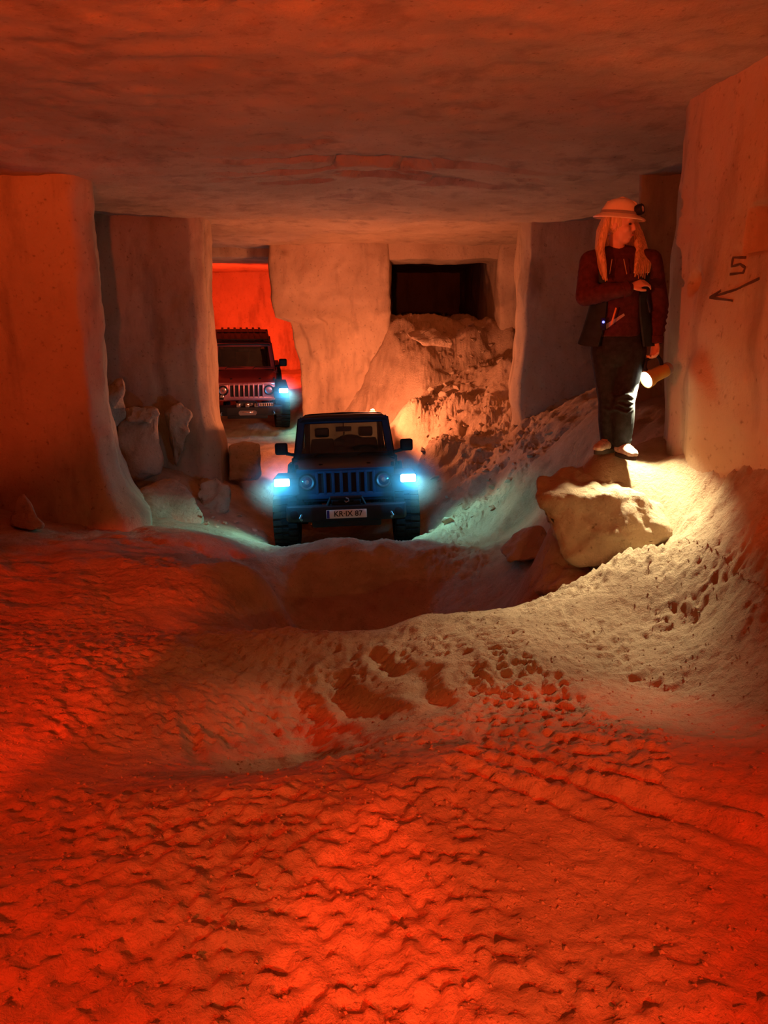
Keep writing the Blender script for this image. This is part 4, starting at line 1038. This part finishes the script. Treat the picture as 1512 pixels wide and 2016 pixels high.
# face details
for s in (-1, 1):
    bm = bmesh.new(); ball(bm, hd(0.080, s * 0.031, 0.012), (0.010, 0.014, 0.008), HROT, 12); from_bm('eye', bm, 'eye', person)
    bm = bmesh.new(); tube(bm, [hd(0.090, s * 0.014, 0.036), hd(0.091, s * 0.032, 0.042), hd(0.078, s * 0.052, 0.034)], [0.004, 0.005, 0.003], 6); from_bm('eyebrow', bm, 'hair', person)
bm = bmesh.new(); tube(bm, [hd(0.077, -0.024, -0.059), hd(0.096, 0, -0.057), hd(0.077, 0.024, -0.059)], [0.003, 0.0065, 0.003], 8); from_bm('lips', bm, 'lip', person)
# trousers
bm = bmesh.new()
tube(bm, [pp(1217, 645, .03), pp(1217, 672, .02), pp(1217, 700, .01), pp(1216, 718, .01)], [(0.115, 0.172), (0.125, 0.188), (0.12, 0.185), (0.10, 0.15)], 24, flat=(0, 1, 0))
for h, k_, a, s in ((hipR, knR, anR, 1), (hipL, knL, anL, -1)):
    limb(bm, h, k_, .108, .078); limb(bm, k_, a + Vector((0, 0, 0.02)), .078, .064, mid=0.010)
    for j in range(4):      # creases at the knee and above the shoe
        c = k_ + Vector((0.01 * s, -0.01, 0.05 - 0.035 * j)); tube(bm, [c + Vector((0.075 * math.cos(t), 0.075 * math.sin(t), 0.012 * math.sin(3 * t + j))) for t in np.linspace(0, 6.28, 18)], 0.010, 6, cap=False)
    for j in range(3):
        c = a + Vector((0, 0, 0.04 + 0.035 * j)); tube(bm, [c + Vector((0.064 * math.cos(t), 0.064 * math.sin(t), 0.012 * math.sin(2 * t + j))) for t in np.linspace(0, 6.28, 18)], 0.010, 6, cap=False)
remeshed('trousers', bm, 'trouser', person, 0.009, 2)
# hooded top: body and sleeves
bm = bmesh.new()
tube(bm, [pp(1217, 500, .05), pp(1218, 515, .04), pp(1220, 545, .03), pp(1219, 590, .03), pp(1217, 635, .025), pp(1215, 664, .02)],
     [(0.07, 0.085), (0.10, 0.19), (0.125, 0.20), (0.125, 0.175), (0.13, 0.172), (0.128, 0.175)], 28, flat=(0, 1, 0))
for a, b, ra, rb in ((shR, elR, .080, .072), (elR, wrR - f_dir * 0.02, .070, .048), (shL, elL, .080, .070), (elL, wrL + Vector((0, 0, .02)), .066, .046), (neck, shR, .075, .080), (neck, shL, .075, .080)): limb(bm, a, b, ra, rb)
for (a, b, n_) in ((shR, elR, 3), (elR, wrR, 4), (shL, elL, 3), (elL, wrL, 4)):       # sleeve folds
    ax = (b - a).normalized(); q = ax.orthogonal().normalized(); w_ = ax.cross(q)
    for j in range(n_):
        t0 = 0.25 + 0.5 * j / n_; c = a + (b - a) * t0; rr_ = 0.078 - 0.02 * t0 if a in (shR, shL) else 0.070 - 0.022 * t0
        tube(bm, [c + q * (rr_ * math.cos(t)) + w_ * (rr_ * math.sin(t)) + ax * (0.02 * math.sin(t + j)) for t in np.linspace(0, 4.5, 14)], 0.009, 6)
jacket = remeshed('hooded_top', bm, 'maroon', person, 0.009, 3)
# hood roll behind the neck, drawstrings
bm = bmesh.new(); tube(bm, [pp(1180, 508, -.05), pp(1185, 498, .06), pp(1216, 494, .14), pp(1248, 498, .07), pp(1254, 508, -.04)], [0.025, 0.04, 0.05, 0.04, 0.025], 12); remeshed('hood', bm, 'maroon', jacket, 0.009, 3)
for u0, u1 in ((1205, 1200), (1228, 1234)):
    bm = bmesh.new(); tube(bm, [pp(u0, 510, -.11), pp(u1, 540, -.125)], 0.003, 6); from_bm('drawstring', bm, 'printw', jacket)
# pale print on chest and belly (flat patches on the cloth)
bpy.context.view_layer.update(); hitJ = ray_to(jacket)
def patch(name, pix, mat):
    n = 6; vs = []; fs = []; A, B_, C_, D = [Vector((*p, 0)) for p in pix]
    for i in range(n + 1):
        for j in range(n + 1):
            t, s = i / n, j / n; q = (A * (1 - s) + B_ * s) * (1 - t) + (D * (1 - s) + C_ * s) * t; l, nn = hitJ(q.x, q.y)
            if l is None: return
            vs.append(l + nn * 0.003)
    for i in range(n):
        for j in range(n): a = i * (n + 1) + j; fs.append((a, a + 1, a + n + 2, a + n + 1))
    o = from_data(name, vs, fs, mat, jacket)
patch('print', [(1182, 545), (1195, 540), (1197, 552), (1184, 555)], 'printw')
patch('print', [(1176, 658), (1212, 636), (1216, 641), (1180, 665)], 'printw')
patch('print', [(1190, 640), (1228, 617), (1230, 621), (1194, 648)], 'printw')
# open dark vest: a shell round the trunk, parted in front, flaring at the hem
def vest_half(side):
    rows = []
    for (u, v, d, rd, rw, a0, fl) in ((1218, 512, .04, .115, .20, 42, 0), (1219, 535, .03, .135, .215, 40, 0), (1219, 560, .03, .140, .205, 38, 0), (1218, 590, .03, .143, .198, 36, 0.0),
                                      (1217, 620, .025, .150, .200, 36, 0.02), (1216, 650, .02, .155, .208, 38, 0.045), (1214, 676, .02, .160, .215, 40, 0.07)):
        c = pp(u, v, d); row = []
        for j in range(15):
            t = math.radians(a0 + (180 - a0) * j / 14); k = 1 + 0.02 * math.sin(5 * t + v * 0.05)
            row.append(c + Vector((side * (rw * k + fl * math.sin(t)) * math.sin(t), -rd * k * math.cos(t), -0.02 * math.sin(2 * t) if v > 670 else 0)))
        rows.append(row)
    vs = []; fs = []; n = 15; m = len(rows)
    for off in (0.0, 0.014):
        for r in rows:
            for j, p in enumerate(r): vs.append(p + Vector((p.x - rows[0][14].x, p.y - (PY + 0.03), 0)).normalized() * -off)
    for L in (0, 1):
        for i in range(m - 1):
            for j in range(n - 1):
                b0 = L * n * m + i * n + j; q = (b0, b0 + 1, b0 + n + 1, b0 + n); fs.append(q if L else q[::-1])
    for i in range(m - 1):
        b0 = i * n; fs.append((b0, b0 + n, b0 + n + n * m, b0 + n * m))
    for j in range(n - 1):
        b0 = (m - 1) * n + j; fs.append((b0, b0 + 1, b0 + 1 + n * m, b0 + n * m))
    return from_data('vest_panel', vs, fs, 'vest', person, angle=50)
vest_half(-1); vest_half(1)
# cuffs
for c, ax in ((wrR - f_dir * 0.03, f_dir), (wrL + Vector((0, 0, .01)), g_dir)):
    bm = bmesh.new(); lathe(bm, [(0.047, -0.028), (0.053, -0.024), (0.053, 0.02), (0.047, 0.026), (0.036, 0.024), (0.036, -0.02), (0.047, -0.028)], 20, Matrix.Translation(c) @ ax.to_track_quat('Z', 'Y').to_matrix().to_4x4())
    from_bm('cuff', bm, 'maroon', jacket)
# orange pen and blue light clipped in front
bm = bmesh.new(); tube(bm, [pp(1203, 640, -.13), pp(1213, 606, -.13)], 0.006, 8); from_bm('pen', bm, 'orange', person)
bm = bmesh.new(); tube(bm, [pp(1188, 626, -.115), pp(1187, 650, -.115)], [(0.010, 0.02), (0.010, 0.02)], 8); rd = from_bm('pocket_device', bm, 'plastic', person)
bm = bmesh.new(); ball(bm, pp(1188, 634, -.14), 0.009, seg=10); from_bm('indicator', bm, 'led', rd)
# shoes
for an, di, mt in ((anR, Vector((-0.75, -0.66, 0)), 'shoe'), (anL, Vector((0.25, -0.95, 0)), 'shoe')):
    di.normalize(); z0 = max(gz(an.x, an.y), an.z - 0.085); bm = bmesh.new()
    base = Vector((an.x, an.y, z0))
    tube(bm, [base - di * 0.06 + Vector((0, 0, .05)), base + Vector((0, 0, .055)), base + di * 0.08 + Vector((0, 0, .05)), base + di * 0.15 + Vector((0, 0, .038)), base + di * 0.185 + Vector((0, 0, .032))],
         [(0.035, 0.030), (0.048, 0.040), (0.042, 0.045), (0.032, 0.045), (0.016, 0.025)], 16, flat=(0, 0, 1))
    tube(bm, [base + Vector((0, 0, .05)), an + Vector((0, 0, 0.02))], [0.045, 0.05], 14)
    sh = remeshed('shoe', bm, mt, person, 0.007, 3)
    bm = bmesh.new(); sd = Vector((0, 0, 1)).cross(di)
    out = [base + di * (0.06 + 0.128 * math.cos(t)) + sd * (0.043 * math.sin(t)) for t in np.linspace(0, 2 * math.pi, 24, endpoint=False)]
    prism(bm, [(p.x, p.y) for p in out], 'z', z0 - 0.01, z0 + 0.022, 0.004); from_bm('sole', bm, 'shoedark', sh)
    bm = bmesh.new()
    for j in range(4):
        c = base + di * (0.05 + 0.022 * j) + Vector((0, 0, 0.097 - 0.007 * j)); tube(bm, [c - sd * 0.025, c + Vector((0, 0, .004)), c + sd * 0.025], 0.004, 6)
    from_bm('laces', bm, 'printw', sh)
# hair: overlapping long locks from under the helmet
bm = bmesh.new()
ball(bm, hd(-0.03, 0, 0.03), (0.098, 0.092, 0.10), HROT)
hrnd = random.Random(9)
def lock(pts, r0): tube(bm, pts, [r0 * k for k in (0.7, 1.0, 1.0, 0.8, 0.45)][:len(pts)], 8)
for k in range(9):      # her right side, falling over the shoulder to the chest
    j = k / 8; lock([pp(1198 - 6 * j, 425, -.05 + .10 * j), pp(1190 - 8 * j, 455, -.06 + .10 * j), pp(1182 - 3 * j, 490, -.08 + .11 * j), pp(1180 + 8 * (1 - j), 520, -.13 + .12 * j), pp(1184 + 8 * (1 - j), 548 - 8 * j, -.155 + .12 * j)], 0.030)
for k in range(8):      # left side
    j = k / 7; lock([pp(1243 + 3 * j, 425, .07 + .05 * j), pp(1251 + 9 * j, 460, .06 + .05 * j), pp(1257 + 13 * j, 492, .0 + .05 * j), pp(1254 + 24 * j, 518, -.09 + .08 * j), pp(1250 + 26 * j, 538, -.13 + .09 * j)], 0.024)
for k in range(7):      # back
    j = k / 6; lock([pp(1196 + 52 * j, 430, .10), pp(1190 + 62 * j, 465, .12), pp(1186 + 70 * j, 500, .15), pp(1186 + 70 * j, 530, .17)], 0.03)
hair = remeshed('hair', bm, 'hair', person, 0.007, 2)
bm = bmesh.new()
for k in range(40):
    side = k % 2; j = hrnd.random()
    if side: pts = [pp(1197 - 5 * j, 425, -.055 + .06 * j), pp(1186 - 6 * j, 458, -.075 + .06 * j), pp(1181 - 3 * j, 492, -.10 + .07 * j), pp(1180 + 10 * (1 - j), 522, -.15 + .08 * j), pp(1182 + 12 * (1 - j), 548 - 10 * j + 9 * hrnd.random(), -.175 + .08 * j)]
    else: pts = [pp(1244 + 3 * j, 425, .05 + .05 * j), pp(1252 + 9 * j, 460, .035 + .05 * j), pp(1257 + 14 * j, 493, -.025 + .05 * j), pp(1254 + 25 * j, 520, -.115 + .08 * j), pp(1249 + 29 * j, 541 + 8 * hrnd.random(), -.15 + .08 * j)]
    tube(bm, pts, [0.004, 0.005, 0.005, 0.004, 0.002], 5)
o = from_bm('hair_strands', bm, 'hair', hair); o['kind'] = 'stuff'
# helmet with brim and head lamp
HM = Matrix.Translation(hd(-0.012, 0, 0.072)) @ (Matrix((LOOK, HR, HU)).transposed().to_4x4()) @ Matrix.Rotation(math.radians(4), 4, 'Y')
bm = bmesh.new()
lathe(bm, [(0.0, 0.112), (0.035, 0.110), (0.07, 0.098), (0.100, 0.072), (0.116, 0.038), (0.121, 0.010), (0.135, 0.0), (0.158, -0.010), (0.168, -0.020), (0.164, -0.026), (0.150, -0.016), (0.118, 0.0), (0.108, 0.03), (0.06, 0.085), (0.0, 0.10)], 40, Matrix.Identity(4))
for v in bm.verts: v.co = HM @ Vector((v.co.x * 1.08, v.co.y * 0.97, v.co.z))
helmet = from_bm('helmet', bm, 'helmet', person, angle=60)
bm = bmesh.new(); tube(bm, [HM @ Vector((-0.14, 0, 0.012)), HM @ Vector((-0.10, 0, 0.085)), HM @ Vector((0, 0, 0.118)), HM @ Vector((0.10, 0, 0.085)), HM @ Vector((0.138, 0, 0.014))], [(0.006, 0.014)] * 5, 8); from_bm('helmet_ridge', bm, 'helmet', helmet)
bm = bmesh.new(); ring = [HM @ Vector((0.124 * 1.09 * math.cos(t), 0.124 * 0.98 * math.sin(t), 0.016)) for t in np.linspace(0, 2 * math.pi, 41)]; tube(bm, ring, [(0.010, 0.003)] * 41, 6, cap=False, flat=tuple(HU)); from_bm('lamp_strap', bm, 'grey', helmet)
LM = HM @ Matrix.Translation((0.130, 0.02, 0.040)) @ Matrix.Rotation(math.radians(75), 4, 'Y')
bm = bmesh.new(); lathe(bm, [(0.0, -0.02), (0.030, -0.018), (0.036, 0.0), (0.036, 0.026), (0.030, 0.034), (0.022, 0.032), (0.0, 0.02)], 24, LM); hl = from_bm('head_lamp', bm, 'plastic', helmet)
bm = bmesh.new(); lathe(bm, [(0.022, 0.030), (0.014, 0.036), (0.0, 0.038)], 20, LM); from_bm('lamp_lens', bm, 'chrome', hl)

# ------------------------------------------------------------------ torch in her hand
tc_ = empty('hand_torch', Matrix.Translation(GRIP)); tag(tc_, 'yellow hand-held work torch with carrying handle, switched on, in the person\'s hand', 'torch')
def TL(v): return Vector(v)
ax = Vector((-0.80, -0.34, -0.34)).normalized(); hv = (Vector((0, 0, 1)) - ax * ax.z).normalized(); sv = ax.cross(hv)
def tp(a, h, s=0.0): return ax * a + hv * h + sv * s       # along the barrel, towards the handle, sideways (from the grip)
bm = bmesh.new(); tube(bm, [tp(-0.075, -0.11), tp(-0.07, -0.05), tp(-0.05, 0.0), tp(0.05, 0.0), tp(0.075, -0.04), tp(0.07, -0.10)], [0.014, 0.013, 0.0125, 0.0125, 0.013, 0.014], 10); from_bm('handle', bm, 'plastic', tc_, angle=60)
bm = bmesh.new(); rotM = ax.to_track_quat('Z', 'Y').to_matrix().to_4x4()
lathe(bm, [(0.0, -0.10), (0.045, -0.098), (0.05, -0.09), (0.05, 0.02), (0.062, 0.05), (0.066, 0.09), (0.060, 0.092), (0.05, 0.07), (0.0, 0.065)], 28, Matrix.Translation(tp(0, -0.135)) @ rotM); from_bm('barrel', bm, 'torch', tc_)
bm = bmesh.new(); lathe(bm, [(0.060, 0.083), (0.04, 0.090), (0.0, 0.092)], 24, Matrix.Translation(tp(0, -0.135)) @ rotM); from_bm('lens', bm, 'lampwarm', tc_)
bm = bmesh.new(); lathe(bm, [(0.0, -0.135), (0.04, -0.134), (0.048, -0.125), (0.048, -0.095)], 24, Matrix.Translation(tp(0, -0.135)) @ rotM); from_bm('end_cap', bm, 'grey', tc_)
bm = bmesh.new(); q = tp(0.03, 0.014); bx(bm, q.x - .008, q.x + .008, q.y - .008, q.y + .008, q.z - .004, q.z + .006, 0.002); from_bm('switch', bm, 'orange', tc_)
lp = GRIP + tp(0.15, -0.15)
light('torch_beam', 'SPOT', lp, (1.0, 0.86, 0.55), 360, lp + Vector((-0.24, -0.36, -0.90)), 96, 0.75, 0.03)

# ------------------------------------------------------------------ added haze imitating lens bloom round the lamps
def haze(c, r, dens, label):
    """an added puff of haze in place of lens bloom, densest at its centre, thinning out to nothing at its rim"""
    bm = bmesh.new(); ball(bm, (0, 0, 0), 1.0, seg=20)
    m = bpy.data.materials.new('bloom_haze'); m.use_nodes = True; nt = m.node_tree; nt.nodes.clear(); L = nt.links.new
    out = nt.nodes.new('ShaderNodeOutputMaterial'); vs = nt.nodes.new('ShaderNodeVolumeScatter')
    vs.inputs['Color'].default_value = (0.9, 0.95, 1.0, 1); vs.inputs['Anisotropy'].default_value = 0.2
    tc = nt.nodes.new('ShaderNodeTexCoord'); ln = nt.nodes.new('ShaderNodeVectorMath'); ln.operation = 'LENGTH'; L(tc.outputs['Object'], ln.inputs[0])
    mr = nt.nodes.new('ShaderNodeMapRange'); mr.interpolation_type = 'SMOOTHSTEP'
    mr.inputs['From Min'].default_value = 0.95; mr.inputs['From Max'].default_value = 0.0; mr.inputs['To Min'].default_value = 0.0; mr.inputs['To Max'].default_value = dens
    L(ln.outputs['Value'], mr.inputs['Value']); L(mr.outputs['Result'], vs.inputs['Density']); L(vs.outputs[0], out.inputs['Volume'])
    o = from_bm('bloom_puff', bm, m); o.location = c; o.scale = r; tag(o, label, 'haze', None, 'stuff')
haze(C1 @ Vector((-0.80, -0.12, 1.0)), (0.62, 0.42, 0.52), 0.9, 'added haze imitating lens bloom in front of the lit lamp on the jamb side of the blue car')
haze(C1 @ Vector((0.80, -0.12, 1.0)), (0.62, 0.42, 0.52), 0.9, 'added haze imitating lens bloom in front of the lit lamp on the rubble side of the blue car')
haze(C2 @ Vector((0.80, -0.12, 1.0)), (0.55, 0.42, 0.5), 0.9, 'added haze imitating lens bloom in front of the lit lamp of the red car')
